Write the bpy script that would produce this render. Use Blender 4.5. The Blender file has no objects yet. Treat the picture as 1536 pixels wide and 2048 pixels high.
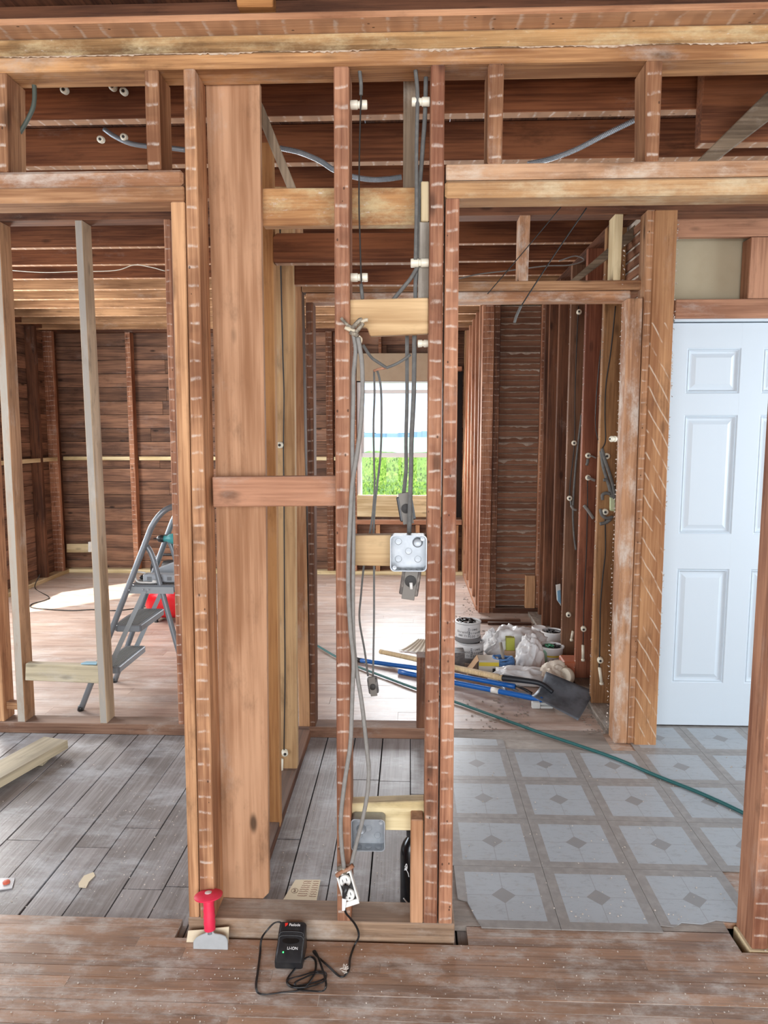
import bpy, bmesh, math, random
from mathutils import Vector, Matrix, noise
random.seed(7)
R = math.radians
col = bpy.context.scene.collection
scn = bpy.context.scene
# ------------------------------------------------------------------ camera
YAW, PIT, FOC, CH = R(2.1), R(6.36), 1400.0, 1.49
cd = bpy.data.cameras.new('camera'); cam = bpy.data.objects.new('camera', cd); col.objects.link(cam)
cam.location = (0, 0, CH); cam.rotation_euler = (R(90) - PIT, 0, YAW)
cd.sensor_fit = 'VERTICAL'; cd.sensor_height = 24.0; cd.lens = FOC / 2048 * 24.0; cd.clip_start = .02; cd.clip_end = 3000
scn.camera = cam
scn.view_settings.view_transform = 'Standard'; scn.view_settings.look = 'None'
scn.view_settings.gamma = 1; scn.view_settings.use_curve_mapping = False
scn.view_settings.exposure = 0.2
# ------------------------------------------------------------------ sky
def srgb(r, g, b):
    f = lambda c: (c / 255 / 12.92) if c <= 10 else ((c / 255 + .055) / 1.055) ** 2.4
    return (f(r), f(g), f(b), 1)
w = bpy.data.worlds.new('world'); scn.world = w; w.use_nodes = True
nt = w.node_tree; bg = nt.nodes['Background']
tc = nt.nodes.new('ShaderNodeTexCoord'); nz = nt.nodes.new('ShaderNodeTexNoise'); cr = nt.nodes.new('ShaderNodeValToRGB')
mp = nt.nodes.new('ShaderNodeMapping'); mp.inputs['Scale'].default_value = (1, 1, 3)
nt.links.new(tc.outputs['Generated'], mp.inputs[0]); nt.links.new(mp.outputs[0], nz.inputs['Vector'])
nz.inputs['Scale'].default_value = 3; nz.inputs['Detail'].default_value = 5
cr.color_ramp.elements[0].position = .38; cr.color_ramp.elements[0].color = (.60, .79, 1, 1)
cr.color_ramp.elements[1].position = .6; cr.color_ramp.elements[1].color = (.93, .97, 1, 1)
nt.links.new(nz.outputs['Fac'], cr.inputs[0]); nt.links.new(cr.outputs[0], bg.inputs[0])
bg.inputs[1].default_value = 1.5
# ------------------------------------------------------------------ sun and the daylight of the windows
sd = bpy.data.lights.new('sun', 'SUN'); so = bpy.data.objects.new('sun', sd); col.objects.link(so)
sd.energy = 14; sd.angle = R(1.5); sd.color = (1, .93, .82)
so.rotation_euler = Vector((.85, .80, -1.45)).to_track_quat('-Z', 'Y').to_euler(); so.location = (-6, 0, 8)
def area(name, loc, d, sx, sy, e, c):
    l = bpy.data.lights.new(name, 'AREA'); o = bpy.data.objects.new(name, l); col.objects.link(o)
    l.shape = 'RECTANGLE'; l.size = sx; l.size_y = sy; l.energy = e; l.color = c
    o.location = loc; o.rotation_euler = Vector(d).to_track_quat('-Z', 'Z').to_euler(); return o
area('window_light_front', (-.2, -2.6, 1.45), (0, 1, -.02), 4.6, 2.3, 195, (.97, .98, 1))
area('window_light_passage', (-3.5, 2.65, 1.45), (1, 0, -.15), 1.1, 1.5, 60, (.80, .90, 1))
area('window_light_kitchen', (3.3, 2.6, 1.5), (-1, 0, -.12), 1.2, 1.6, 58, (.78, .90, 1))
area('window_light_left', (-3.55, 5.2, 1.5), (1, .05, -.2), 1.4, 1.4, 95, (1, .97, .93))
area('window_light_far', (.0, 7.3, 1.4), (0, -1, -.25), 1.0, 1.1, 60, (.94, .97, 1))
# ------------------------------------------------------------------ from picture measurements to places
sa, ca, sp, cp = math.sin(YAW), math.cos(YAW), math.sin(PIT), math.cos(PIT)
FW = Vector((-sa * cp, ca * cp, -sp)); RT = Vector((ca, sa, 0)); UP = Vector((-sa * sp, ca * sp, cp))
def ray(px, py): return FW * FOC + RT * (px - 768) + UP * (1024 - py)
CO = Vector((0, 0, CH))
def at(px, py, Y):
    d = ray(px, py); return CO + d * (Y / d.y)
def fl(px, py, z=0.0):
    d = ray(px, py); return CO + d * ((z - CH) / d.z)
def xa(px, Y, z):
    k = (px - 768) / FOC
    return (k * (ca * cp * Y - (z - CH) * sp) - sa * Y) / (ca + k * sa * cp)
def za(px, py, Y): return at(px, py, Y).z
# ------------------------------------------------------------------ materials
def mk(name):
    m = bpy.data.materials.new(name); m.use_nodes = True; n = m.node_tree
    return m, n, n.nodes['Principled BSDF']
def N(n, t, **k):
    x = n.nodes.new(t)
    for a, b in k.items(): setattr(x, a, b)
    return x
def M(n, op, a, b=None, c=None):
    x = N(n, 'ShaderNodeMath', operation=op)
    for i, v in enumerate((a, b, c)):
        if v is None: continue
        if isinstance(v, (int, float)): x.inputs[i].default_value = v
        else: n.links.new(v, x.inputs[i])
    return x.outputs[0]
def MX(n, f, a, b, mode='MIX'):
    x = N(n, 'ShaderNodeMix', data_type='RGBA', blend_type=mode)
    for i, v in ((0, f), (6, a), (7, b)):
        if isinstance(v, (int, float)): x.inputs[i].default_value = v
        elif isinstance(v, tuple): x.inputs[i].default_value = v
        else: n.links.new(v, x.inputs[i])
    return x.outputs[2]
def NZ(n, vec, scale, detail=3, rough=.55):
    x = N(n, 'ShaderNodeTexNoise'); x.inputs['Scale'].default_value = scale
    x.inputs['Detail'].default_value = detail; x.inputs['Roughness'].default_value = rough
    n.links.new(vec, x.inputs['Vector']); return x.outputs['Fac']
def VS(n, vec, s):
    x = N(n, 'ShaderNodeVectorMath', operation='MULTIPLY'); n.links.new(vec, x.inputs[0]); x.inputs[1].default_value = s; return x.outputs[0]
def SS(n, v, lo, hi):
    x = N(n, 'ShaderNodeMapRange', interpolation_type='SMOOTHSTEP'); n.links.new(v, x.inputs[0])
    x.inputs[1].default_value = lo; x.inputs[2].default_value = hi; return x.outputs[0]
WC = {}
def wood(dark, light, marks=None, mk_amt=.8, dust=.2, knots=.6, rough=.75, period=.05, dustc=(196, 190, 182), var=.28, streak=1.0, dscale=5, spec=.25, front=None):
    key = (dark, light, marks, mk_amt, dust, knots, rough, period, dustc, var, streak, dscale, spec, front)
    if key in WC: return WC[key]
    m, n, b = mk('wood_%d' % len(WC)); WC[key] = m
    tc = N(n, 'ShaderNodeTexCoord'); oi = N(n, 'ShaderNodeObjectInfo')
    off = M(n, 'MULTIPLY', oi.outputs['Random'], 37.0)
    cx = N(n, 'ShaderNodeCombineXYZ')
    for i in range(3): n.links.new(off, cx.inputs[i])
    va = N(n, 'ShaderNodeVectorMath', operation='ADD'); n.links.new(tc.outputs['Object'], va.inputs[0]); n.links.new(cx.outputs[0], va.inputs[1])
    v = va.outputs[0]
    g1 = NZ(n, VS(n, v, (70, 70, 2.2)), 1.6 * streak, 4, .6)
    g2 = NZ(n, VS(n, v, (9, 9, 1.1)), 1.3, 3)
    g3 = NZ(n, v, 2.2, 2)
    t = M(n, 'ADD', M(n, 'MULTIPLY', g1, .6), M(n, 'ADD', M(n, 'MULTIPLY', g2, .75), M(n, 'MULTIPLY', g3, .35)))
    c = MX(n, SS(n, t, .66, 1.06), srgb(*dark), srgb(*light))
    if knots:
        vo = N(n, 'ShaderNodeTexVoronoi'); n.links.new(VS(n, v, (9, 9, 3.4)), vo.inputs['Vector']); vo.inputs['Scale'].default_value = 1.0
        k = M(n, 'SUBTRACT', 1.0, SS(n, vo.outputs['Distance'], .05, .15))
        c = MX(n, M(n, 'MULTIPLY', k, knots), c, srgb(*(int(q * .38) for q in dark)))
    dk = SS(n, NZ(n, VS(n, v, (1, 1, .4)), 11, 5, .7), .52, .78)
    c = MX(n, M(n, 'MULTIPLY', dk, .5), c, srgb(*(int(q * .5) for q in dark)))
    bv = M(n, 'ADD', 1 - var / 2, M(n, 'MULTIPLY', oi.outputs['Random'], var))
    hs = N(n, 'ShaderNodeHueSaturation'); n.links.new(c, hs.inputs['Color']); n.links.new(bv, hs.inputs['Value']); hs.inputs['Hue'].default_value = .506; hs.inputs['Saturation'].default_value = .96; c = hs.outputs[0]
    ge = N(n, 'ShaderNodeNewGeometry'); sx = N(n, 'ShaderNodeSeparateXYZ'); n.links.new(ge.outputs['True Normal'], sx.inputs[0])
    so_ = N(n, 'ShaderNodeSeparateXYZ'); n.links.new(tc.outputs['Object'], so_.inputs[0])
    if front:
        ff_ = M(n, 'GREATER_THAN', M(n, 'ABSOLUTE', sx.outputs[1]), .8)
        fm = SS(n, NZ(n, VS(n, v, (1, 1, .3)), 16, 5, .7), .35, .55)
        c = MX(n, M(n, 'MULTIPLY', ff_, M(n, 'ADD', .62, M(n, 'MULTIPLY', fm, .33))), c, srgb(*front))
    if marks:
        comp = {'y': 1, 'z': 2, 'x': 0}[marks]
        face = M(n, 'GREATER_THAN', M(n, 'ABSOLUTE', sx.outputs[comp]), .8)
        if marks == 'z': c = MX(n, M(n, 'MULTIPLY', face, .55), c, srgb(206, 168, 134))  # level faces paler: wood once under lath, plus window light put into the colour
        wob = NZ(n, v, 14, 3)
        fr = M(n, 'FRACT', M(n, 'ADD', M(n, 'DIVIDE', so_.outputs[2], period), M(n, 'MULTIPLY', wob, .55)))
        band = M(n, 'MULTIPLY', SS(n, fr, .0, .09), M(n, 'SUBTRACT', 1.0, SS(n, fr, .10, .24)))
        brk = SS(n, NZ(n, VS(n, v, (1.3, 1, .7)), 38, 5, .7), .36, .62)
        kk = M(n, 'MULTIPLY', M(n, 'MULTIPLY', band, face), M(n, 'MULTIPLY', brk, mk_amt))
        c = MX(n, kk, c, srgb(222, 210, 198))
        # slightly darker stain where each lath lay
        sh = M(n, 'MULTIPLY', M(n, 'MULTIPLY', SS(n, NZ(n, VS(n, v, (.4, .4, 1)), 19, 1), .45, .65), face), .22)
        c = MX(n, sh, c, srgb(*(int(q * .6) for q in dark)))
        vn = N(n, 'ShaderNodeTexVoronoi'); n.links.new(VS(n, v, (1, 1, .62)), vn.inputs['Vector']); vn.inputs['Scale'].default_value = 34
        c = MX(n, M(n, 'MULTIPLY', M(n, 'MULTIPLY', M(n, 'LESS_THAN', vn.outputs['Distance'], .085), face), .75), c, srgb(52, 34, 26))
    if dust:
        dv = VS(n, v, (1, 1, .5))
        if dust >= .48 and not marks and spec >= .5:
            gp = N(n, 'ShaderNodeNewGeometry'); dv = VS(n, gp.outputs['Position'], (.75, 1.5, 1))
        dn = SS(n, NZ(n, dv, dscale, 7, .72), .62 - dust * .35, .86 - dust * .25)
        c = MX(n, M(n, 'MULTIPLY', dn, min(.85, .35 + dust)), c, srgb(*dustc))
        up = M(n, 'MULTIPLY', SS(n, sx.outputs[2], .5, .9), .25)
        c = MX(n, up, c, srgb(170, 163, 155))
    if dust >= .48:
        fs = SS(n, NZ(n, VS(n, v, (1, 1, .45)), 75, 4, .75), .60, .70)
        c = MX(n, M(n, 'MULTIPLY', fs, M(n, 'ADD', .15, M(n, 'MULTIPLY', dn, .6))), c, srgb(214, 208, 202))
    n.links.new(c, b.inputs['Base Color']); b.inputs['Roughness'].default_value = rough
    b.inputs['Specular IOR Level'].default_value = spec
    bp = N(n, 'ShaderNodeBump'); bp.inputs['Strength'].default_value = .25; bp.inputs['Distance'].default_value = .004
    n.links.new(g1, bp.inputs['Height']); n.links.new(bp.outputs[0], b.inputs['Normal'])
    return m
def plain(name, c, rough=.6, metal=0, nz_amt=0, nz_scale=20, c2=None, spec=.5, emit=0):
    m, n, b = mk(name)
    b.inputs['Roughness'].default_value = rough; b.inputs['Metallic'].default_value = metal; b.inputs['Specular IOR Level'].default_value = spec
    if nz_amt:
        tc = N(n, 'ShaderNodeTexCoord')
        f = SS(n, NZ(n, tc.outputs['Object'], nz_scale, 5, .6), .4, .7)
        n.links.new(MX(n, M(n, 'MULTIPLY', f, nz_amt), srgb(*c), srgb(*(c2 or (200, 195, 188)))), b.inputs['Base Color'])
    else: b.inputs['Base Color'].default_value = srgb(*c)
    if emit: b.inputs['Emission Color'].default_value = srgb(*c); b.inputs['Emission Strength'].default_value = emit
    return m
# lumber of the house
W_STUD = wood((132, 84, 58), (198, 146, 108), 'y', .6, .2)
W_STUDR = wood((130, 78, 58), (190, 134, 104), 'y', .6, .16)
W_STUDN = wood((140, 92, 62), (202, 152, 112), None, .8, .2)
W_PLATE = wood((132, 86, 54), (200, 148, 100), None, .6, .34)
W_ORANGE = wood((150, 92, 48), (208, 146, 88), None, 0, .1, .4)
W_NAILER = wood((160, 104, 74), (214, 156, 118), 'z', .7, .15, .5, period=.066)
W_YEL = wood((112, 80, 50), (190, 146, 98), None, 0, .5, .7, dustc=(206, 190, 150), dscale=9)
W_HDR = wood((148, 104, 76), (204, 160, 126), None, 0, .5, .5, dustc=(214, 204, 188), dscale=8)
W_YELW = wood((140, 96, 62), (196, 152, 108), None, 0, .47, .4, dustc=(216, 204, 172), dscale=7)
W_TAN = wood((156, 106, 74), (204, 154, 120), None, 0, .16, .85, streak=.6)
W_TAN2 = wood((156, 114, 78), (206, 166, 122), None, 0, .1, .35, streak=.6)
W_DARK = wood((70, 42, 32), (120, 76, 54), 'y', .35, .1)
W_DARKP = wood((72, 44, 34), (124, 78, 56), None, .35, .12)
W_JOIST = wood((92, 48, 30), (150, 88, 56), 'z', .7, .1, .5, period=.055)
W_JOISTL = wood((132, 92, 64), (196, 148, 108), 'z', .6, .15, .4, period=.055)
W_SHEATH = wood((88, 62, 52), (148, 106, 84), None, 0, .26, .8, var=.6, dustc=(150, 132, 124))
W_GRAY = wood((122, 114, 104), (172, 164, 154), None, 0, .35, .5)
W_GRAYB = wood((92, 76, 62), (140, 120, 100), None, 0, .3, .5)
W_PALE = wood((176, 150, 110), (220, 200, 162), None, 0, .15, .3, streak=.5)
W_BLOCK = wood((172, 134, 94), (220, 186, 142), None, 0, .12, .9, streak=.5)
W_PALE2 = wood((190, 168, 124), (232, 216, 176), None, 0, .05, .3, streak=.5)
W_WHITED = wood((146, 98, 70), (196, 144, 108), None, 0, .5, .5, dustc=(214, 206, 196), dscale=9)
W_LATH = wood((104, 66, 50), (146, 100, 78), None, 0, .12, .3, var=.2)
W_LUM = wood((160, 146, 122), (206, 190, 160), None, 0, .25, .4, streak=.5)
W_PLANK = wood((100, 94, 94), (154, 150, 152), None, 0, .5, .3, dustc=(190, 194, 200), var=.24, dscale=4, rough=.45, spec=.5)
W_OAK = wood((108, 68, 44), (170, 118, 84), None, 0, .56, 0, .40, dustc=(204, 199, 194), var=.3, dscale=9, spec=.5)
W_SUB = wood((150, 118, 106), (198, 170, 156), None, 0, .5, .15, dustc=(206, 198, 194), var=.12, dscale=4, rough=.4, spec=.5)
W_HANDLE = wood((176, 150, 112), (212, 188, 150), None, 0, .1, .1)
W_RED = wood((142, 94, 72), (186, 132, 104), None, 0, .2, .5)
PLASTER = plain('plaster', (198, 188, 178), .9, 0, .5, 30, (170, 158, 146))
KEYS = plain('plaster_keys', (172, 156, 142), .95, 0, .6, 40, (140, 120, 104))
DARKV = plain('dark_space', (26, 24, 26), .9)
CABLE = plain('cloth_cable', (98, 98, 96), .8, 0, .4, 60, (128, 128, 124))
CABLEL = plain('gray_cable', (140, 138, 134), .75, 0, .4, 60, (112, 110, 106))
WIRE = plain('black_wire', (40, 38, 36), .6)
RUBBER = plain('black_plastic', (32, 33, 36), .38, 0, .25, 30, (80, 78, 76))
PORC = plain('porcelain', (232, 228, 210), .35, 0, .2, 20, (200, 192, 170))
GALV = plain('galvanised_steel', (150, 156, 162), .42, .45, .5, 18, (186, 190, 194))
STEELG = plain('gray_painted_steel', (126, 132, 138), .38, .35)
WHITEP = plain('white_plastic', (226, 226, 222), .4, 0, .15, 20, (190, 188, 182))
DOORP = plain('door_paint', (200, 211, 220), .42, 0, .12, 3, (196, 206, 214))
BLACKG = plain('gloss_black', (14, 14, 17), .18)
REDP = plain('red_paint', (206, 20, 34), .2)
PINK = plain('red_rubber', (226, 40, 78), .5, 0, .1, 40, (240, 120, 140))
BLUEP = plain('blue_fibreglass', (24, 96, 176), .3)
GREENR = plain('green_hose', (34, 92, 92), .5)
TEAL = plain('teal_plastic', (64, 150, 152), .4)
CARD = plain('cardboard', (196, 164, 132), .85, 0, .2, 12, (180, 148, 116))
PAPER = plain('cream_card', (222, 208, 180), .85)
# ------------------------------------------------------------------ mesh helpers
def tag(o, label, cat=None, group=None, kind=None):
    o['label'] = label
    if cat: o['category'] = cat
    if group: o['group'] = group
    if kind: o['kind'] = kind
    return o
def empty(name, loc=(0, 0, 0)):
    o = bpy.data.objects.new(name, None); col.objects.link(o); o.location = loc; o.empty_display_size = .05; return o
def thing(name, label, cat, loc=(0, 0, 0), group=None): return tag(empty(name, loc), label, cat, group)
ROT = {'z': Matrix.Identity(3), 'x': Matrix(((0, 0, 1), (1, 0, 0), (0, 1, 0))), 'y': Matrix(((0, 1, 0), (0, 0, 1), (1, 0, 0)))}
def finish(name, bm, mat, parent=None, ax='z', smooth=False):
    """links a bmesh given in world coordinates; origin moves to its centre and local z follows the grain"""
    vs = [v.co for v in bm.verts]
    c = sum(vs, Vector()) / len(vs)
    rot = ROT[ax] if isinstance(ax, str) else ax
    mw = Matrix.Translation(c) @ rot.to_4x4(); inv = mw.inverted()
    for v in bm.verts: v.co = inv @ v.co
    bmesh.ops.recalc_face_normals(bm, faces=bm.faces)
    me = bpy.data.meshes.new(name); bm.to_mesh(me); bm.free()
    if smooth:
        for p in me.polygons: p.use_smooth = True
    if mat: me.materials.append(mat)
    o = bpy.data.objects.new(name, me); col.objects.link(o)
    if parent:
        o.parent = parent; pw = wm(parent); o.matrix_parent_inverse = pw.inverted()
    o.matrix_basis = mw
    return o
def wm(o):
    m = o.matrix_basis.copy()
    if o.parent: m = wm(o.parent) @ o.matrix_parent_inverse @ m
    return m
def prism(bm, pts, dv):
    """polygon pts extruded by dv"""
    a = [bm.verts.new(p) for p in pts]; b = [bm.verts.new(Vector(p) + dv) for p in pts]
    n = len(pts); bm.faces.new(a); bm.faces.new(b[::-1])
    for i in range(n): bm.faces.new((a[i], b[i], b[(i + 1) % n], a[(i + 1) % n]))
def bev(bm, w=.0025):
    if w: bmesh.ops.bevel(bm, geom=list(bm.edges), offset=w, segments=1, affect='EDGES', clamp_overlap=True)
def slab(name, pts, dv, mat, parent=None, ax='z', bevel=.0025):
    bm = bmesh.new(); prism(bm, [Vector(p) for p in pts], Vector(dv)); bmesh.ops.recalc_face_normals(bm, faces=bm.faces); bev(bm, bevel)
    return finish(name, bm, mat, parent, ax)
def bx(bm, x0, x1, y0, y1, z0, z1): prism(bm, [(x0, y0, z0), (x1, y0, z0), (x1, y0, z1), (x0, y0, z1)], Vector((0, y1 - y0, 0)))
def box(name, x0, x1, y0, y1, z0, z1, mat, parent=None, ax='z', bevel=.0025):
    return slab(name, [(x0, y0, z0), (x1, y0, z0), (x1, y0, z1), (x0, y0, z1)], (0, y1 - y0, 0), mat, parent, ax, bevel)
def stud(parent, name, Y, z0, z1, l0, r0, mat, l1=None, r1=None, d=.095, bevel=.003):
    """upright board: picture x of its front edges at the bottom (l0,r0) and, if it leans, at the top (l1,r1)"""
    a, b = xa(l0, Y, z0), xa(r0, Y, z0)
    c, e = (a, b) if l1 is None else (xa(l1, Y, z1), xa(r1, Y, z1))
    return slab(name, [(a, Y, z0), (b, Y, z0), (e, Y, z1), (c, Y, z1)], (0, d, 0), mat, parent, 'z', bevel)
def rail(parent, name, Y, z0, z1, l, r, mat, d=.095, bevel=.003):
    zm = (z0 + z1) / 2
    return box(name, l if isinstance(l, float) else xa(l, Y, zm), r if isinstance(r, float) else xa(r, Y, zm), Y, Y + d, z0, z1, mat, parent, 'x', bevel)
def pboard(parent, name, Y, pts, mat, d=.04, ax='x', bevel=.0025):
    return slab(name, [at(x, y, Y) for x, y in pts], (0, d, 0), mat, parent, ax, bevel)
def smooth_path(pts, k=6):
    pts = [Vector(p) for p in pts]
    if len(pts) < 3: return pts
    out = []
    P = [pts[0] * 2 - pts[1]] + pts + [pts[-1] * 2 - pts[-2]]
    for i in range(1, len(P) - 2):
        a, b, c, d = P[i - 1:i + 3]
        for j in range(k):
            t = j / k
            out.append(.5 * ((2 * b) + (c - a) * t + (2 * a - 5 * b + 4 * c - d) * t * t + (3 * b - a - 3 * c + d) * t ** 3))
    out.append(pts[-1]); return out
def tube(bm, pts, r, seg=8, k=6, cap=True):
    P = smooth_path(pts, k) if k else [Vector(p) for p in pts]
    rings = []; up = Vector((.123, .3, 1)).normalized(); n = len(P)
    for i, p in enumerate(P):
        t = (P[min(i + 1, n - 1)] - P[max(i - 1, 0)])
        if t.length < 1e-7: t = Vector((0, 0, 1))
        t.normalize(); u = t.cross(up)
        if u.length < 1e-3: u = t.cross(Vector((1, 0, 0)))
        u.normalize(); v = t.cross(u)
        up = -v if False else up
        rr = r(i / max(1, n - 1)) if callable(r) else r
        rings.append([bm.verts.new(p + (u * math.cos(a) + v * math.sin(a)) * rr) for a in [2 * math.pi * q / seg for q in range(seg)]])
    for a, b in zip(rings, rings[1:]):
        for q in range(seg): bm.faces.new((a[q], a[(q + 1) % seg], b[(q + 1) % seg], b[q]))
    if cap: bm.faces.new(rings[0][::-1]); bm.faces.new(rings[-1])
def tubeo(name, pts, r, mat, parent=None, seg=8, k=6):
    bm = bmesh.new(); tube(bm, pts, r, seg, k); return finish(name, bm, mat, parent, 'z', True)
def lathe(bm, c, ax, prof, seg=24):
    """profile [(radius, height)] about axis ax through c"""
    ax = Vector(ax).normalized(); u = ax.orthogonal().normalized(); v = ax.cross(u); c = Vector(c); rings = []
    for r_, h in prof:
        if r_ < 1e-6: rings.append([bm.verts.new(c + ax * h)])
        else: rings.append([bm.verts.new(c + ax * h + (u * math.cos(a) + v * math.sin(a)) * r_) for a in [2 * math.pi * q / seg for q in range(seg)]])
    for a, b in zip(rings, rings[1:]):
        for q in range(seg):
            f = [a[q % len(a)], a[(q + 1) % len(a)], b[(q + 1) % len(b)], b[q % len(b)]]
            f = list(dict.fromkeys(f))
            if len(f) > 2: bm.faces.new(f)
    if len(rings[0]) > 2: bm.faces.new(rings[0][::-1])
    if len(rings[-1]) > 2: bm.faces.new(rings[-1])
def latheo(name, c, ax, prof, mat, parent=None, seg=24, smooth=True):
    bm = bmesh.new(); lathe(bm, c, ax, prof, seg); o = finish(name, bm, mat, parent, 'z', smooth)
    if smooth:
        me = o.data
        me.set_sharp_from_angle(angle=R(40))
    return o
def lettering(parent, txt, size, mtx, mat, name='lettering', ext=.0004):
    cu = bpy.data.curves.new(name, 'FONT'); cu.body = txt; cu.size = size; cu.extrude = ext; cu.align_x = 'CENTER'; cu.align_y = 'CENTER'
    cu.materials.append(mat); o = bpy.data.objects.new(name, cu); col.objects.link(o)
    if parent: o.parent = parent; o.matrix_parent_inverse = wm(parent).inverted()
    bpy.context.view_layer.update()
    me = bpy.data.meshes.new_from_object(o.evaluated_get(bpy.context.evaluated_depsgraph_get())); bpy.data.objects.remove(o)
    o = bpy.data.objects.new(name, me); col.objects.link(o)
    if not me.materials: me.materials.append(mat)
    if parent: o.parent = parent; o.matrix_parent_inverse = wm(parent).inverted()
    o.matrix_basis = mtx; return o
def frame_m(loc, x, up):
    """matrix with local x along x and local y along up"""
    x = Vector(x).normalized(); up = Vector(up); z = x.cross(up).normalized(); y = z.cross(x)
    return Matrix.Translation(Vector(loc)) @ Matrix((x, y, z)).transposed().to_4x4()
def nub(bm, p, s):
    p = Vector(p); q = [p + Vector((random.uniform(-s, s), random.uniform(-s, s), random.uniform(-s, s))) for _ in range(4)]
    v = [bm.verts.new(a) for a in q]
    for f in ((0, 1, 2), (0, 1, 3), (0, 2, 3), (1, 2, 3)): bm.faces.new([v[i] for i in f])

# =================================================================== THE SETTING
YA, YB, YC = 1.92, 3.34, 7.32
XL, XR = -3.75, 2.6
ZP = 2.435                                    # underside of the front wall's top plate
SUBZ = -.02
# ---- ceiling deck and joists
ceil = tag(empty('ceiling'), 'open ceiling of dark reddish joists under a board deck', kind='structure')
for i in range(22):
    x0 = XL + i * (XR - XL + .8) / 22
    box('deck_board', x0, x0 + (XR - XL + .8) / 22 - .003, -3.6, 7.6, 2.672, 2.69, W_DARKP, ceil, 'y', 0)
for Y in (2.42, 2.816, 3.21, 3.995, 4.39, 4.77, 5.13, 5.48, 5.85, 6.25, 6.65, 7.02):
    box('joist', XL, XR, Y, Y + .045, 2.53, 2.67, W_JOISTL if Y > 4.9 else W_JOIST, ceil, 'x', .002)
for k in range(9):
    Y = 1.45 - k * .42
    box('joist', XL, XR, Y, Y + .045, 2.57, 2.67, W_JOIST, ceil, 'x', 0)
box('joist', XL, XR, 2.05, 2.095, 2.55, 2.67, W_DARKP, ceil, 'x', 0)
# ---- floors
floor = tag(empty('floor'), 'old wooden floors of narrow strips, gray planks and dusty boards', kind='structure')
pit = fl(378, 1850)
x_cut0, x_cut1 = xa(352, 1.92, 0), xa(936, 1.92, 0)
sw = .0395
xslot = xa(1504, 1.92, .01) - .034
k = 0; Y = 1.985
while Y > .9:
    y1, y0 = Y, Y - sw + random.choice((.0012, .0016, .002, .003))
    segs = [(XL, x_cut0), (x_cut1, xslot)] if y1 > 1.92 else [(XL, XR)]
    for a, b in segs:
        x = a
        while x < b - .01:
            L = random.uniform(.7, 1.7)
            if b - x - L < .25: L = b - x
            box('floor_strip', x, x + L - .0012, y0, y1, -.019, random.uniform(0, .0012), W_OAK, floor, 'x', 0)
            x += L
    Y -= sw
box('floor_strip_field', XL, XR, -3.6, Y, -.019, 0, W_OAK, floor, 'x', 0)
FILL = plain('joint_dust', (224, 218, 210), .95, 0, .8, 6, (110, 90, 76))
box('joint_dust', XL, XR, Y, 1.904, -.006, -.0003, FILL, floor, 'x', 0)
box('joint_dust', XL, x_cut0 - .001, 1.905, 1.984, -.006, -.0003, FILL, floor, 'x', 0)
box('joint_dust', x_cut1 + .001, xslot - .001, 1.905, 1.984, -.006, -.0003, FILL, floor, 'x', 0)
pw = .1375; xg = fl(651, 1805, SUBZ).x
gaps = [xg + (i) * pw for i in range(-25, 9)]
for a in gaps:
    if a + pw < XL or a > .75: continue
    cuts = sorted([1.0, 3.4] + [random.uniform(2.15, 3.1)])
    for y0, y1 in zip(cuts, cuts[1:]):
        g = random.uniform(.002, .0045)
        box('wide_plank', a + g, a + pw - .001, y0, y1 - .003, SUBZ - .02, SUBZ + random.uniform(-.0015, .0015), W_PLANK, floor, 'y', .001)
box('underfloor', XL, XR, .8, 7.5, -.12, SUBZ - .024, DARKV, floor, 'x', 0)
# kitchen underlay below the tiles
xk = fl(905, 1800).x - .04
box('underlay', xslot - .001, XR, 2.03, 3.42, -.0185, .0, W_OAK, floor, 'x', 0)
box('underlay', xk, xslot, 1.99, 3.42, -.018, .0005, wood((112, 100, 94), (150, 138, 130), None, 0, .4, 0, var=0), floor, 'x', 0)
# back room boards run across
Y = 3.43; sub_w = .1
while Y < 7.45:
    x = XL
    while x < XR - .01:
        L = random.uniform(1.4, 3.0)
        if XR - x - L < .4: L = XR - x
        box('back_floor_board', x, x + L - .001, Y, Y + sub_w - .0008, -.019, random.uniform(-.0006, .0006), W_SUB, floor, 'x', 0)
        x += L
    Y += sub_w
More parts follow.
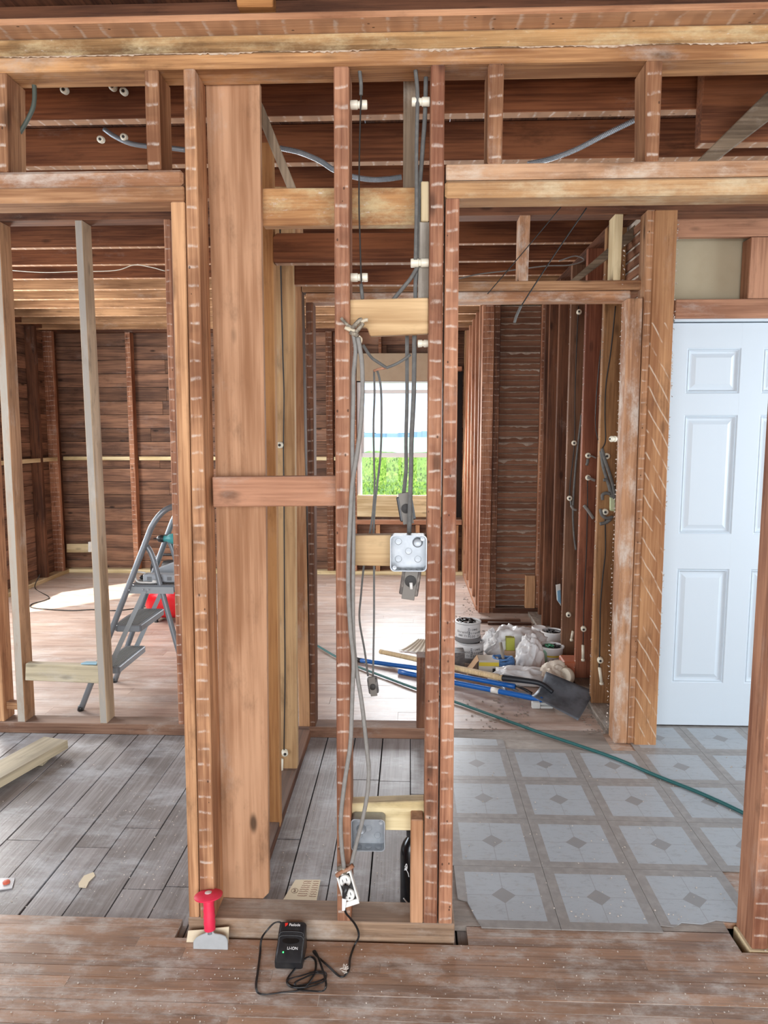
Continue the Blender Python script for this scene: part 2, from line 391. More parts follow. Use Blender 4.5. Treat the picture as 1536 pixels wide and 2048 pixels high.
# ---- kitchen vinyl tiles
def tile_mat():
    m, n, b = mk('vinyl_tile'); tc = N(n, 'ShaderNodeTexCoord'); s = N(n, 'ShaderNodeSeparateXYZ'); n.links.new(tc.outputs['Object'], s.inputs[0])
    ax_, ay = M(n, 'ABSOLUTE', s.outputs[0]), M(n, 'ABSOLUTE', s.outputs[1])
    oi = N(n, 'ShaderNodeObjectInfo'); cx = N(n, 'ShaderNodeCombineXYZ'); n.links.new(M(n, 'MULTIPLY', oi.outputs['Random'], 31), cx.inputs[0])
    va = N(n, 'ShaderNodeVectorMath', operation='ADD'); n.links.new(tc.outputs['Object'], va.inputs[0]); n.links.new(cx.outputs[0], va.inputs[1]); v = va.outputs[0]
    mx = M(n, 'MAXIMUM', ax_, ay)
    inner = M(n, 'LESS_THAN', mx, .1185)
    line = M(n, 'MULTIPLY', M(n, 'LESS_THAN', M(n, 'MINIMUM', ax_, ay), .0013), .55)
    dia = M(n, 'LESS_THAN', M(n, 'ADD', ax_, ay), .039)
    vein = SS(n, NZ(n, VS(n, v, (9, 22, 1)), 2.6, 7, .78), .50, .66)
    marb = MX(n, M(n, 'MULTIPLY', vein, .5), srgb(160, 165, 170), srgb(130, 131, 132))
    brd = MX(n, SS(n, NZ(n, v, 30, 4), .35, .7), srgb(134, 130, 127), srgb(148, 144, 141))
    c = MX(n, inner, brd, marb)
    c = MX(n, M(n, 'MULTIPLY', M(n, 'MAXIMUM', line, M(n, 'MULTIPLY', dia, .85)), inner), c, srgb(130, 128, 127))
    dirt = M(n, 'MULTIPLY', SS(n, NZ(n, v, 12, 7, .8), .52, .72), .45)
    c = MX(n, dirt, c, srgb(150, 142, 134))
    n.links.new(c, b.inputs['Base Color']); b.inputs['Roughness'].default_value = .38; b.inputs['Specular IOR Level'].default_value = .5
    return m
TILE = tile_mat()
tx0 = fl(1088, 1748).x; T = .305
def clip_tile(pts, x0, x1, y0, y1):
    return [(min(max(x, x0), x1), min(max(y, y0), y1)) for x, y in pts]
def tile(i, j, shape=None):
    x0 = tx0 + i * T; y0 = 1.978 + j * T; x1, y1 = x0 + T - .0012, y0 + T - .0012
    pts = shape(x0, x1, y0, y1) if shape else [(x0, y0), (x1, y0), (x1, y1), (x0, y1)]
    bm = bmesh.new(); prism(bm, [(x, y, .0012) for x, y in pts], Vector((0, 0, .0035)))
    c = Vector(((x0 + x1) / 2, (y0 + y1) / 2, .002))
    for v in bm.verts: v.co -= c
    bmesh.ops.recalc_face_normals(bm, faces=bm.faces)
    me = bpy.data.meshes.new('vinyl_tile'); bm.to_mesh(me); bm.free(); me.materials.append(TILE)
    o = bpy.data.objects.new('vinyl_tile', me); col.objects.link(o); o.parent = floor; o.location = c
xedge = fl(908, 1800).x
for j in range(5):
    for i in range(-2, 6):
        x0 = tx0 + i * T
        if x0 > XR or x0 + T < xedge + .1: continue
        if x0 < xedge + .1:
            f = lambda a, b, c, d, j=j: [(xedge, c), (b, c), (b, d), (xedge, d)] if j else [(xedge + .075, c), (b, c), (b, d), (xedge + .01, d), (xedge + .012, c + .13), (xedge + .04, c + .12)]
            if j == 4: f = lambda a, b, c, d: [(xedge, c), (b, c), (b, c + .10), (xedge, c + .12)]
            tile(i, j, f); continue
        if j == 0 and i == 1:
            tile(i, j, lambda a, b, c, d: [(a, c + .03), (a + .04, c + .024), (a + .07, c + .045), (a + .13, c + .04), (a + .18, c + .06), (a + .24, c + .052), (b, c + .07), (b, d), (a, d)]); continue
        if j == 0 and i > 1: continue
        if j == 4:
            if i <= -1: tile(i, j, lambda a, b, c, d: [(a, c), (b - .05, c), (b - .02, c + .06), (b - .08, c + .11), (a, c + .10)])
            elif i >= 2: tile(i, j)
            continue
        if j == 3 and i == 0:
            tile(i, j); continue
        tile(i, j)

# ---- framed wall nearest the camera
wf = tag(empty('wall_front'), 'stripped wood stud wall nearest the camera with plaster lath marks', kind='structure')
rail(wf, 'bottom_plate', YA, SUBZ, .055, 377, 909, wood((132, 104, 84), (184, 152, 126), None, 0, .4, .2), d=.095)
rail(wf, 'top_plate', YA, ZP, 2.472, XL, XR, W_PLATE, .088)
rail(wf, 'upper_top_plate', YA + .002, 2.474, 2.517, XL, XR, W_YEL, .088)
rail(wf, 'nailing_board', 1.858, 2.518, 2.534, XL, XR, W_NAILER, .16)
pboard(wf, 'ceiling_block', 1.86, [(470, -20), (546, -20), (546, 13), (474, 13)], W_ORANGE, .04)
bm = bmesh.new(); prev = None
for i in range(420):
    x = -1.3 + i * .0066; h = .009 * max(0, noise.noise(Vector((x * 7, 0, 0))) + .30 + .5 * noise.noise(Vector((x * 90, 0, 4))) + .3 * noise.noise(Vector((x * 200, 0, 9))))
    zt_ = 2.4725; cur = [bm.verts.new((x, YA + .0005, zt_)), bm.verts.new((x, YA - .004, zt_ - h * .3)), bm.verts.new((x, YA - .002, zt_ - h))]
    if prev:
        for q_ in range(2): bm.faces.new((prev[q_], cur[q_], cur[q_ + 1], prev[q_ + 1]))
    prev = cur
pk = finish('plaster_ridge', bm, plain('old_plaster_ridge', (196, 178, 158), .95, 0, .8, 60, (150, 116, 88)), wf); pk['kind'] = 'stuff'
# left doorway head
rail(wf, 'header', YA, 2.146, 2.187, XL, 365, W_WHITED, .088, .008)
rail(wf, 'header', YA - .002, 2.105, 2.144, XL, 368, W_STUDN, .088)
rail(wf, 'header', YA, 2.150, 2.190, 892, XR, W_HDR, .088)
rail(wf, 'header', YA - .002, 2.105, 2.148, 890, XR, W_YELW, .088, .006)
stud(wf, 'cripple_stud', YA, 2.187, ZP, -14, 15, W_STUD, -18, 12)
stud(wf, 'cripple_stud', YA, 2.187, ZP, 294, 322, W_STUD, 288, 316.5)
stud(wf, 'cripple_stud', YA, 2.190, ZP, 975, 1004, W_STUD, 977, 1008.5)
stud(wf, 'cripple_stud', YA, 2.190, ZP, 1291, 1318, W_STUD, 1293, 1326)
stud(wf, 'jamb_stud', YA, .055, 2.105, 378, 398, W_STUDN, 341, 369)
stud(wf, 'stud', YA - .004, .055, ZP, 400, 430, W_STUD, 366, 389.5)
stud(wf, 'stud', YA, .055, ZP, 674.5, 702, W_STUDR, 667, 698)
stud(wf, 'stud', YA, .055, ZP, 847, 874, W_STUDR, 862, 890)
stud(wf, 'jamb_stud', YA, .055, 2.105, 877, 904, W_STUDR, 891.5, 919)
stud(wf, 'stub_stud', YA, .055, za(833, 1640, YA), 820, 846, W_TAN, 821.5, 846.5)
# wide board behind
slab('wide_board', [at(411, 165, 2.016), at(519, 165, 2.016), at(523, 520, 2.016), at(531, 950, 2.016), at(537.5, 1786, 2.016), at(512, 1811, 2.016), at(443, 1805, 2.016), at(432, 1010, 2.016), at(427, 700, 2.016)], (0, .024, 0), W_TAN, wf, 'z', .0008)
pboard(wf, 'blocking', 1.962, [(424, 954), (673, 952), (673, 1012), (426, 1014)], W_RED, .04)
pboard(wf, 'blocking', 1.945, [(698, 599), (857, 595), (857, 667), (740, 672), (734, 655), (699, 650)], W_BLOCK, .028)
pboard(wf, 'blocking', 1.962, [(706, 1071), (853, 1069), (853, 1134), (706, 1131)], W_BLOCK, .04)
pboard(wf, 'blocking', 1.972, [(702, 1607), (849, 1602), (849, 1662), (702, 1660)], W_PALE2, .04)
pboard(wf, 'packing_block', 1.955, [(842, 362), (858, 362), (858, 442), (842, 442)], W_PALE, .03, 'z')
pboard(wf, 'packing_strip', 1.965, [(838, 443), (860, 443), (858, 597), (836, 597)], W_GRAY, .03, 'z')
pboard(wf, 'fire_block', 2.046, [(525, 376), (858, 374), (858, 449), (525, 451)], wood((132, 84, 52), (186, 134, 86), None, 0, .5, .4, dustc=(206, 192, 150), dscale=11), .04)
pboard(wf, 'hanger_board', 2.075, [(807, 150), (833, 150), (832, 380), (806, 380)], W_GRAYB, .02, 'z')
pboard(wf, 'diagonal_strip', 2.10, [(519, 196), (527, 212), (592, 376), (574, 376), (518, 240)], W_GRAYB, .02, 'z')
# right hand post
xpr = xa(1504, YA, .01)
box('stud', xpr, xpr + .045, YA, YA + .1, .0, 2.105, W_STUDR, wf, 'z', .003)
box('stud', xpr + .046, xpr + .09, YA, YA + .1, .0, 2.105, W_STUD, wf, 'z', .003)
box('bottom_plate', xpr - .008, xpr + .3, YA - .006, YA + .1, -.043, -.001, W_PALE, wf, 'x', .003)

# ---- wall B left part and closet return
wm_ = tag(empty('wall_middle'), 'second stripped stud wall with doorways behind the front wall', kind='structure')
ZB = 2.482
rail(wm_, 'bottom_plate', YB, SUBZ, .037, XL, 372, wood((104, 70, 56), (150, 112, 92), None, 0, .35, .2), .095)
rail(wm_, 'bottom_plate', YB, SUBZ, .037, 618, 852, wood((104, 70, 56), (150, 112, 92), None, 0, .35, .2), .095)
rail(wm_, 'top_plate', YB, ZB, 2.53, XL, XR, W_DARKP, .095)
W_GST = wood((128, 88, 60), (178, 132, 98), None, 0, .25, .4, front=(172, 164, 152))
W_GST2 = wood((146, 122, 98), (190, 164, 136), None, 0, .25, .4, front=(162, 156, 148))
def two_tone(parent, Y, z0, z1, l0, r0, l1, r1, m1, m2):
    stud(parent, 'stud', Y + .004, z0, z1, l0, r0, m2, l1, r1, d=.091)
stud(wm_, 'stud', YB, .037, ZB, 35, 51, W_GST, -19, -2)
stud(wm_, 'stud', YB, .037, ZB, 200, 214.5, W_GST2, 149, 164)
stud(wm_, 'stud', YB + .005, .037, ZB, -9, 9, W_STUDN, -64, -46)
stud(wm_, 'jamb_stud', YB, .037, ZB, 357, 368, W_STUDR, 327, 340)
pboard(wm_, 'blocking', YB, [(51, 1327), (197, 1332), (197, 1367), (50, 1361)], W_LUM, .04)
pboard(wm_, 'blocking', YB + .03, [(8, 1404), (36, 1406), (36, 1420), (8, 1418)], W_STUDN, .04)
stud(wm_, 'king_stud', YB, .037, ZB, 598, 620, W_STUDN, 577, 600)
stud(wm_, 'jamb_stud', YB, .037, 2.10, 620, 631, W_DARK, 611, 626)
stud(wm_, 'stub_stud', YB, .037, za(842, 1315, YB), 833, 850, W_DARKP)
rail(wm_, 'header', YB - .002, 2.147, 2.190, 604, 1290, W_STUDN, .095)
rail(wm_, 'header', YB, 2.100, 2.145, 611, 1262, W_WHITED, .095, .006)
stud(wm_, 'cripple_stud', YB, 2.190, ZB, 1037, 1056, W_WHITED, 1040, 1061)
stud(wm_, 'cripple_stud', YB, 2.190, ZB, 1226, 1241, W_PALE, 1230, 1247)
YJ = 3.285
stud(wm_, 'jamb_stud', YJ, .0, 2.10, 1228, 1254, W_WHITED, 1256, 1286)
stud(wm_, 'stud', YJ, .0, ZB, 1254.5, 1268, W_STUD, 1295, 1311)
def diag_mat():
    m = wood((148, 94, 60), (190, 136, 94), None, 0, .12, .4).copy(); m.name = 'wood_diagonal_marks'; n = m.node_tree; b = n.nodes['Principled BSDF']
    old = b.inputs['Base Color'].links[0].from_socket
    tc = N(n, 'ShaderNodeTexCoord'); s = N(n, 'ShaderNodeSeparateXYZ'); n.links.new(tc.outputs['Object'], s.inputs[0])
    wob = NZ(n, tc.outputs['Object'], 6, 3)
    d = M(n, 'ADD', M(n, 'ADD', M(n, 'MULTIPLY', s.outputs[0], 1.75), s.outputs[2]), M(n, 'MULTIPLY', wob, .05))
    fr = M(n, 'FRACT', M(n, 'DIVIDE', d, .098))
    band = M(n, 'MULTIPLY', SS(n, fr, 0, .05), M(n, 'SUBTRACT', 1, SS(n, fr, .10, .17)))
    brk = SS(n, NZ(n, tc.outputs['Object'], 11, 3), .40, .56)
    zok = M(n, 'LESS_THAN', s.outputs[2], .75)
    c = MX(n, M(n, 'MULTIPLY', M(n, 'MULTIPLY', band, brk), M(n, 'MULTIPLY', zok, .75)), old, srgb(204, 186, 166))
    n.links.new(c, b.inputs['Base Color']); return m
W_DIAG = diag_mat()
stud(wm_, 'corner_board', YJ - .02, .0, 2.475, 1268.5, 1312, W_DIAG, 1312, 1356, d=.03)
bm = bmesh.new()
for i in range(150):
    t = random.random(); y = 440 + t * 1000; x = 1356.5 - (y - 430) * .043
    nub(bm, at(x + random.uniform(-.5, 1.5), y, YJ - .005), .006)
pk = finish('plaster_crumbs', bm, PLASTER, wm_); pk['kind'] = 'stuff'
# closet return wall (runs away from the camera)
xd = xa(560, 2.5, 0)
box('closet_plate', xd - .105, xd - .002, 2.05, YB, SUBZ, .022, W_DARKP, wm_, 'y', .002)
stud(wm_, 'stud', 2.5, .0, ZB, 505, 560, wood((150, 96, 56), (190, 136, 86), None, 0, .12, .4), 486, 544, d=.045)
stud(wm_, 'stud', 2.93, .0, ZB, 530, 594, W_TAN2, 516, 586, d=.045)
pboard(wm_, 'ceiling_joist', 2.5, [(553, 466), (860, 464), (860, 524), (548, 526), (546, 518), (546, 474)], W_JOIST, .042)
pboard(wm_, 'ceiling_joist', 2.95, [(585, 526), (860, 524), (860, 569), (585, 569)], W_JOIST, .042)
# diagonal braces
pboard(wm_, 'diagonal_brace', 3.62, [(1135, 566), (1152, 566), (1290, 462), (1290, 432)], W_GRAYB, .025)
pboard(wm_, 'diagonal_brace', 2.2, [(1394, 322), (1432, 322), (1560, 224), (1560, 158)], W_GRAYB, .03)
rail(wm_, 'trimmer_joist', 2.35, 2.40, 2.66, 1405, XR, W_JOIST, .05)

# ---- plastered side with the door
wr = tag(empty('wall_right'), 'framing above the white panel door at the right', kind='structure')
YD = 3.49
def zd(py): return za(1420, py, YD)
box('top_board', xa(1352, YD - .03, zd(450)), XR, YD - .04, YD, za(1420, 473, YD - .04), za(1420, 433, YD - .04), W_RED, wr, 'x', .003)
box('door_header', xa(1350, YD - .03, zd(616)), XR, YD - .04, YD, za(1420, 636, YD - .04), za(1420, 598, YD - .04), W_RED, wr, 'x', .003)
box('post', xa(1500, YD - .04, zd(540)), xa(1548, YD - .04, zd(540)), YD - .035, YD + .05, za(1420, 597, YD - .04), za(1420, 474, YD - .04), W_RED, wr, 'z', .003)
box('backing_panel', xa(1340, YD + .06, zd(540)), XR, YD + .06, YD + .08, zd(640), zd(440), plain('beige_panel', (178, 166, 140), .8, 0, .3, 8, (164, 150, 122)), wr, 'x', 0)
box('door_casing', xa(1350, YD - .02, zd(640)), XR, YD - .015, YD + .03, zd(643) - .002, zd(637), DOORP, wr, 'x', .002)
box('wall_backing', .0 + xa(1300, YD + .1, 1), XR, YD + .1, YD + .12, 0, 2.66, W_DARKP, wr, 'x', 0)
bm = bmesh.new()
for i in range(90):
    nub(bm, at(random.uniform(1352, 1536), 431 + random.uniform(-4, 4), YD - .03), .008)
pk = finish('torn_plaster_edge', bm, PLASTER, wr); pk['kind'] = 'stuff'
door = tag(empty('door_1', (xa(1400, YD, 0), YD, 0)), 'white painted six panel door closed at the right', kind='structure')
px0 = xa(1373, YD, zd(740)); px1 = xa(1481, YD, zd(740)); pwid = px1 - px0; gap = .105
dx0 = px0 - .11; dx1 = px1 + gap + pwid + .11
zt = zd(646); rows = [(zd(787), zd(696)), (zd(1068), zd(830)), (zd(1366), zd(1138))]
for a, b in ((dx0, px0), (px1, px1 + gap), (px1 + gap + pwid, dx1)): box('stile', a, b, YD, YD + .035, .012, zt, DOORP, door, 'z', 0)
zs = [(.012, rows[2][0]), (rows[2][1], rows[1][0]), (rows[1][1], rows[0][0]), (rows[0][1], zt)]
for xs in ((px0, px1), (px1 + gap, px1 + gap + pwid)):
    for a, b in zs: box('rail', xs[0], xs[1], YD + .0002, YD + .035, a, b, DOORP, door, 'x', 0)
    for a, b in rows:
        bm = bmesh.new()
        def ring(i, dy): return [bm.verts.new(p) for p in ((xs[0] + i, YD + dy, a + i), (xs[1] - i, YD + dy, a + i), (xs[1] - i, YD + dy, b - i), (xs[0] + i, YD + dy, b - i))]
        rs = [ring(0, 0), ring(.006, .006), ring(.010, .002), ring(.018, .012), ring(.026, .012), ring(.045, .004)]
        for p, q in zip(rs, rs[1:]):
            for i in range(4): bm.faces.new((p[i], p[(i + 1) % 4], q[(i + 1) % 4], q[i]))
        bm.faces.new(rs[-1]); finish('raised_panel', bm, DOORP, door)

# ---- wall running back from the corner post (with the old wiring) and its lathed end
we = tag(empty('wall_partition'), 'partition studs running back from the corner post with knob and tube wiring', kind='structure')
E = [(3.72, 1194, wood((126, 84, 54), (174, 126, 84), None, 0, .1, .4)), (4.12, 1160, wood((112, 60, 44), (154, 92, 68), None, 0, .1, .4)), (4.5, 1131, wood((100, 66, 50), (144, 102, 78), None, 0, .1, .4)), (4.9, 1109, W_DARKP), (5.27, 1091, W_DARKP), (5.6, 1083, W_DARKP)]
es = []
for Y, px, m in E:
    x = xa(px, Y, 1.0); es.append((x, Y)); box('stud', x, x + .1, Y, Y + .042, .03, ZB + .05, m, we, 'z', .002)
xe = es[0][0]
box('bottom_plate', xe - .012, xe + .115, 3.4, 5.7, -.018, .03, wood((96, 84, 76), (140, 128, 118), None, 0, .5, 0), we, 'y', .002)
box('top_plate', xe - .002, xe + .1, 3.44, 5.8, ZB + .05 - .001, 2.529, W_DARKP, we, 'y', 0)
for k in range(48):
    z = .04 + k * .0515
    box('lath', xe + .101, xe + .108, 3.44, 5.85, z, z + .036, W_LATH, we, 'y', 0)
box('plaster_back', xe + .109, xe + .13, 3.44, 5.85, 0, 2.6, PLASTER, we, 'y', 0)
bm = bmesh.new()
for (x, Y), dens in zip(es[:3], (70, 50, 30)):
    for i in range(dens): nub(bm, (x - .003, Y + random.uniform(0, .03), random.uniform(.05, 2.3)), .005)
for i in range(110):
    z = .05 + i * .021
    p = Vector((xa(1236, YJ, 1.0) - .006, YJ + .05 + random.uniform(-.01, .01), z)); nub(bm, p, .006)
pk = finish('plaster_nubs', bm, PLASTER, we); pk['kind'] = 'stuff'
# lathed end wall F
wl = tag(empty('wall_lath'), 'panel of old wood lath with plaster keys squeezed between', kind='structure')
YF = 5.75
stud(wl, 'post', YF, .0, 2.52, 957, 979, W_STUDR, d=.1)
stud(wl, 'post', YF + .004, .0, 2.52, 979.5, 991, W_DARK, d=.09)
xf0, xf1 = xa(990, YF, 1), xa(1084, YF, 1)
box('bottom_plate', xf0, xf1, YF + .002, YF + .09, 0, .045, W_DARKP, wl, 'x', .002)
box('stud', xf1 - .03, xf1, YF + .0, YF + .08, .05, 2.52, W_STUDR, wl, 'z', .002)
box('stub_block', xf1 - .115, xf1 - .035, YF + .0, YF + .07, .046, .32, W_STUDN, wl, 'z', .002)
z = .06; bm = bmesh.new(); li = 0
lath_me = None
while z < 2.5:
    h = .037
    o = box('lath', xf0, xf1 - .032, YF + .055, YF + .062, z, z + h, W_LATH, wl, 'x', 0)
    # ragged squeezed plaster over the joint
    n = 26; amp = random.choice((.001, .0015, .002, .003, .004, .006, .009, .012)); ph = random.uniform(0, 50)
    top, bot, mid = [], [], []
    for i in range(n + 1):
        x = xf0 + .004 + (xf1 - xf0 - .04) * i / n
        a = noise.noise(Vector((x * 13 + ph, z * 9, 0))); b_ = noise.noise(Vector((x * 31 + ph, z * 5, 3)))
        lo = max(.001, amp * (.7 + 1.2 * a + .7 * b_)); zz = z + h + .004
        top.append(bm.verts.new((x, YF + .053, zz + .003))); mid.append(bm.verts.new((x, YF + .044 - lo * .3, zz - lo * .3))); bot.append(bm.verts.new((x, YF + .053, zz - .002 - lo * 1.5)))
    for i in range(n):
        bm.faces.new((top[i], top[i + 1], mid[i + 1], mid[i])); bm.faces.new((mid[i], mid[i + 1], bot[i + 1], bot[i]))
    z += .0455; li += 1
pk = finish('plaster_keys', bm, KEYS, wl); pk['kind'] = 'stuff'
box('plaster_back', xf0, xf1, YF + .063, YF + .08, .05, 2.5, KEYS, wl, 'x', 0)
# partition G back to the far wall
xg_ = xa(957, YF, 1)
box('bottom_plate', xg_ + .0, xg_ + .1, YF + .1, YC, 0, .04, W_RED, wl, 'y', .002)
for Y in (5.87, 6.2, 6.55, 6.9, 7.24): box('stud', xg_ + .002, xg_ + .1, Y, Y + .045, .04, 2.53, W_RED, wl, 'z', .002)
box('plaster_back', xg_ + .11, xg_ + .13, YF + .1, YC, 0, 2.6, W_LATH, wl, 'y', 0)

# ---- far wall with the window
wb = tag(empty('wall_back'), 'far outside wall of horizontal sheathing boards between dark studs', kind='structure')
def zc(py): return za(768, py, YC)
wx0, wx1 = xa(714, YC, 1.3), xa(888, YC, 1.3); wz0, wz1 = zc(1006), zc(762)
rowh = .143; z = -.02; r_ = 0
while z < 2.66:
    z1 = z + rowh - .004
    if z1 > wz0 and z < wz1: sg = [(XL, wx0), (wx1, XR)]
    else: sg = [(XL, XR)]
    for a, b in sg:
        x = a
        while x < b - .01:
            L = random.uniform(.9, 2.2)
            if b - x - L < .3: L = b - x
            box('sheathing_board', x + .001, x + L - .001, YC + .097, YC + .118, z + .001, z1, W_SHEATH, wb, 'x', .0015)
            x += L
    z += rowh
box('house_wrap', XL, wx0, YC + .12, YC + .14, -.1, 2.7, DARKV, wb, 'x', 0)
box('house_wrap', wx1, XR, YC + .12, YC + .14, -.1, 2.7, DARKV, wb, 'x', 0)
box('house_wrap', wx0, wx1, YC + .12, YC + .14, -.1, wz0, DARKV, wb, 'x', 0)
box('house_wrap', wx0, wx1, YC + .12, YC + .14, wz1, 2.7, DARKV, wb, 'x', 0)
xh = fl(122, 1152).x
for l, r, m in ((118, 126, W_DARK), (268, 278, W_STUDR), (655, 668, W_DARK), (700, 714, W_STUDR), (888, 898, W_STUDR)):
    stud(wb, 'stud', YC, .04, 2.54, l, r, m)
stud(wb, 'stud', YC, .04, 2.54, 924, 933, W_STUDN)
rail(wb, 'bottom_plate', YC, 0, .04, XL, XR, W_PALE2)
rail(wb, 'top_plate', YC, 2.54, 2.58, XL, XR, W_DARKP)
rail(wb, 'top_plate', YC, 2.585, 2.66, XL, XR, W_DARKP)
for l, r in ((126, 268), (278, 470), (480, 655), (668, 700)): rail(wb, 'blocking', YC + .003, 1.214, 1.252, l, r, W_PALE2, .09)
box('window_board', wx0, wx1 + .05, YC - .02, YC, zc(762), zc(707), plain('gray_tan_board', (166, 150, 128), .8, 0, .3, 12, (150, 128, 106)), wb, 'x', .001)
box('window_stool_board', wx0, wx1, YC - .03, YC, zc(1033), zc(990), W_PALE, wb, 'x', .002)
rail(wb, 'sill_plate', YC - .002, zc(1049), zc(1040), 700, 924, W_RED, .09)
for l, r in ((752, 760), (831, 839), (908, 916)): stud(wb, 'cripple_stud', YC, .04, zc(1050), l, r, W_STUDN)
for l, r in ((757, 763), (905, 911)): stud(wb, 'cripple_stud', YC, zc(707), 2.54, l, r, W_DARK)
rail(wb, 'window_header', YC + .001, zc(742), zc(733), 888, 924, W_STUDR, .09)
box('recess_shade_sheet', xa(899, YC + .08, 1.4), xa(924, YC + .08, 1.4), YC + .085, YC + .094, zc(1036), zc(742), DARKV, wb, 'z', 0)  # flat near-black sheet, the opening's shade put into its colour
pboard(wb, 'outlet_block', YC - .01, [(133, 1088), (188, 1088), (188, 1105), (133, 1105)], W_PALE, .05)
pboard(wb, 'outlet_box', YC - .05, [(176, 1084), (186, 1084), (186, 1104), (176, 1104)], WHITEP, .04, 'z')
# window
win = tag(empty('window_1', (wx0, YC, wz0)), 'white double hung window looking onto a green field', kind='structure')
VIN = plain('vinyl_white', (222, 224, 226), .4)
ym = YC + .06
t = .045
box('jamb', wx0, wx0 + t, ym - .03, ym + .05, wz0, wz1, VIN, win, 'z', .002)
box('jamb', wx1 - t, wx1, ym - .03, ym + .05, wz0, wz1, VIN, win, 'z', .002)
box('sill', wx0, wx1, ym - .03, ym + .05, wz0, wz0 + .03, VIN, win, 'x', .002)
box('head', wx0, wx1, ym - .03, ym + .05, wz1 - .012, wz1, VIN, win, 'x', .002)
zm0, zm1 = zc(915), zc(906)
box('meeting_rail', wx0 + t, wx1 - t, ym - .02, ym + .03, zm0, zm1, VIN, win, 'x', .002)
box('sash_rail', wx0 + t, wx1 - t, ym + .0, ym + .03, zc(786), zc(779), VIN, win, 'x', .002)
box('sash_stile', wx0 + t, wx0 + t + .025, ym, ym + .03, zm1, wz1, VIN, win, 'z', .002)
box('sash_stile', wx1 - t - .025, wx1 - t, ym, ym + .03, zm1, wz1, VIN, win, 'z', .002)
gm, gn, gb = mk('window_glass'); gn.nodes.remove(gb)
tr = N(gn, 'ShaderNodeBsdfTransparent'); gl = N(gn, 'ShaderNodeBsdfGlossy'); gl.inputs['Roughness'].default_value = .02
mx = N(gn, 'ShaderNodeMixShader'); mx.inputs[0].default_value = .012
gn.links.new(tr.outputs[0], mx.inputs[1]); gn.links.new(gl.outputs[0], mx.inputs[2]); gn.links.new(mx.outputs[0], gn.nodes['Material Output'].inputs[0])
box('pane', wx0 + t, wx1 - t, ym + .012, ym + .016, zm1, wz1 - .012, gm, win, 'z', 0)
box('pane', wx0 + t, wx1 - t, ym - .006, ym - .002, wz0 + .03, zm0, gm, win, 'z', 0)
# ---- left outside wall H
wh = tag(empty('wall_left'), 'left outside wall of dark sheathing and studs with a window beyond the frame', kind='structure')
HW = (5.05, 6.0, .85, 2.1)
for k in range(19):
    z = -.02 + k * rowh; z1 = z + rowh - .004
    sg = [(3.44, HW[0]), (HW[1], YC + .1)] if (z1 > HW[2] and z < HW[3]) else [(3.44, YC + .1)]
    for a, b in sg: box('sheathing_board', xh - .12, xh - .1, a, b, z, min(z1, 2.67), W_SHEATH, wh, 'y', .0015)
for a, b, z0, z1 in ((3.0, HW[0], -.1, 2.7), (HW[1], 7.6, -.1, 2.7), (HW[0], HW[1], -.1, HW[2]), (HW[0], HW[1], HW[3], 2.7)):
    box('house_wrap', xh - .15, xh - .125, a, b, z0, z1, DARKV, wh, 'y', 0)
for Y in (7.2, 6.86, 6.44, 6.02, 4.98, 4.5, 4.0):
    box('stud', xh - .1, xh, Y, Y + .045, .04, 2.54, W_DARKP if Y < 6.9 else W_STUDR, wh, 'z', .002)
box('bottom_plate', xh - .1, xh, 3.44, YC, 0, .04, W_PALE, wh, 'y', .002)
box('top_plate', xh - .1, xh, 3.44, YC, 2.54, 2.66, W_DARKP, wh, 'y', .002)
for a, b in ((6.905, 7.2), (6.485, 6.86), (6.065, 6.44)): box('blocking', xh - .09, xh - .001, a, b, 1.21, 1.25, W_PALE, wh, 'y', .002)
# ---- plain shells closing the rooms beside and behind the view
sh = tag(empty('wall_side'), 'plastered walls closing the rooms outside the view', kind='structure')
WALLP = plain('old_plaster_wall', (196, 184, 168), .9, 0, .3, 4, (176, 160, 140))
box('wall_panel', XL - .06, XL - .01, -3.6, 3.44, -.1, 2.7, WALLP, sh, 'x', 0)
box('wall_panel', XR + .8, XR + .85, -3.6, 7.6, -.1, 2.7, WALLP, sh, 'x', 0)
box('floor_strip_field', XR + .001, XR + .8, -3.6, 7.6, -.019, 0, W_OAK, floor, 'x', 0)
# ---- outdoors
def ground(name, x0, x1, y0, y1, nx, ny, f, mat, label):
    bm = bmesh.new(); g = [[bm.verts.new((x0 + (x1 - x0) * i / nx, y0 + (y1 - y0) * j / ny, f(x0 + (x1 - x0) * i / nx, y0 + (y1 - y0) * j / ny))) for i in range(nx + 1)] for j in range(ny + 1)]
    for j in range(ny):
        for i in range(nx): bm.faces.new((g[j][i], g[j][i + 1], g[j + 1][i + 1], g[j + 1][i]))
    o = finish(name, bm, mat, None, 'z', True); return tag(o, label, kind='structure')
GR = plain('field_grass', (56, 92, 34), .9, 0, .8, .9, (88, 116, 48))
ground('ground', -60, 60, 8, 95, 110, 110, lambda x, y: -1.1 + .5 * noise.noise(Vector((x * .35, y * .35, 0))) + .3 * noise.noise(Vector((x, y, 3))), GR, 'bright green field outside the window')
bm = bmesh.new()
for i in range(26000):
    y = random.uniform(16, 60) ; x = random.uniform(-.13, .15) * y - .02 * y; top = CH - y * .030 - .12 + .16 * noise.noise(Vector((x * 1.5, y * .4, 1)))
    z = random.uniform(-1.2, top) if random.random() < .5 else top - random.random() * .5
    s = random.uniform(.02, .05) * (.6 + y / 40); a = random.random() * 3.14; tl = random.uniform(-.7, .7)
    dx = Vector((math.cos(a), math.sin(a) * .4, tl)) * s; dz = Vector((-tl * .5, .3, 1)) * s * 1.2; p = Vector((x, y, z))
    bm.faces.new([bm.verts.new(p + q_) for q_ in (-dx, -dz * .8, dx, dz)])
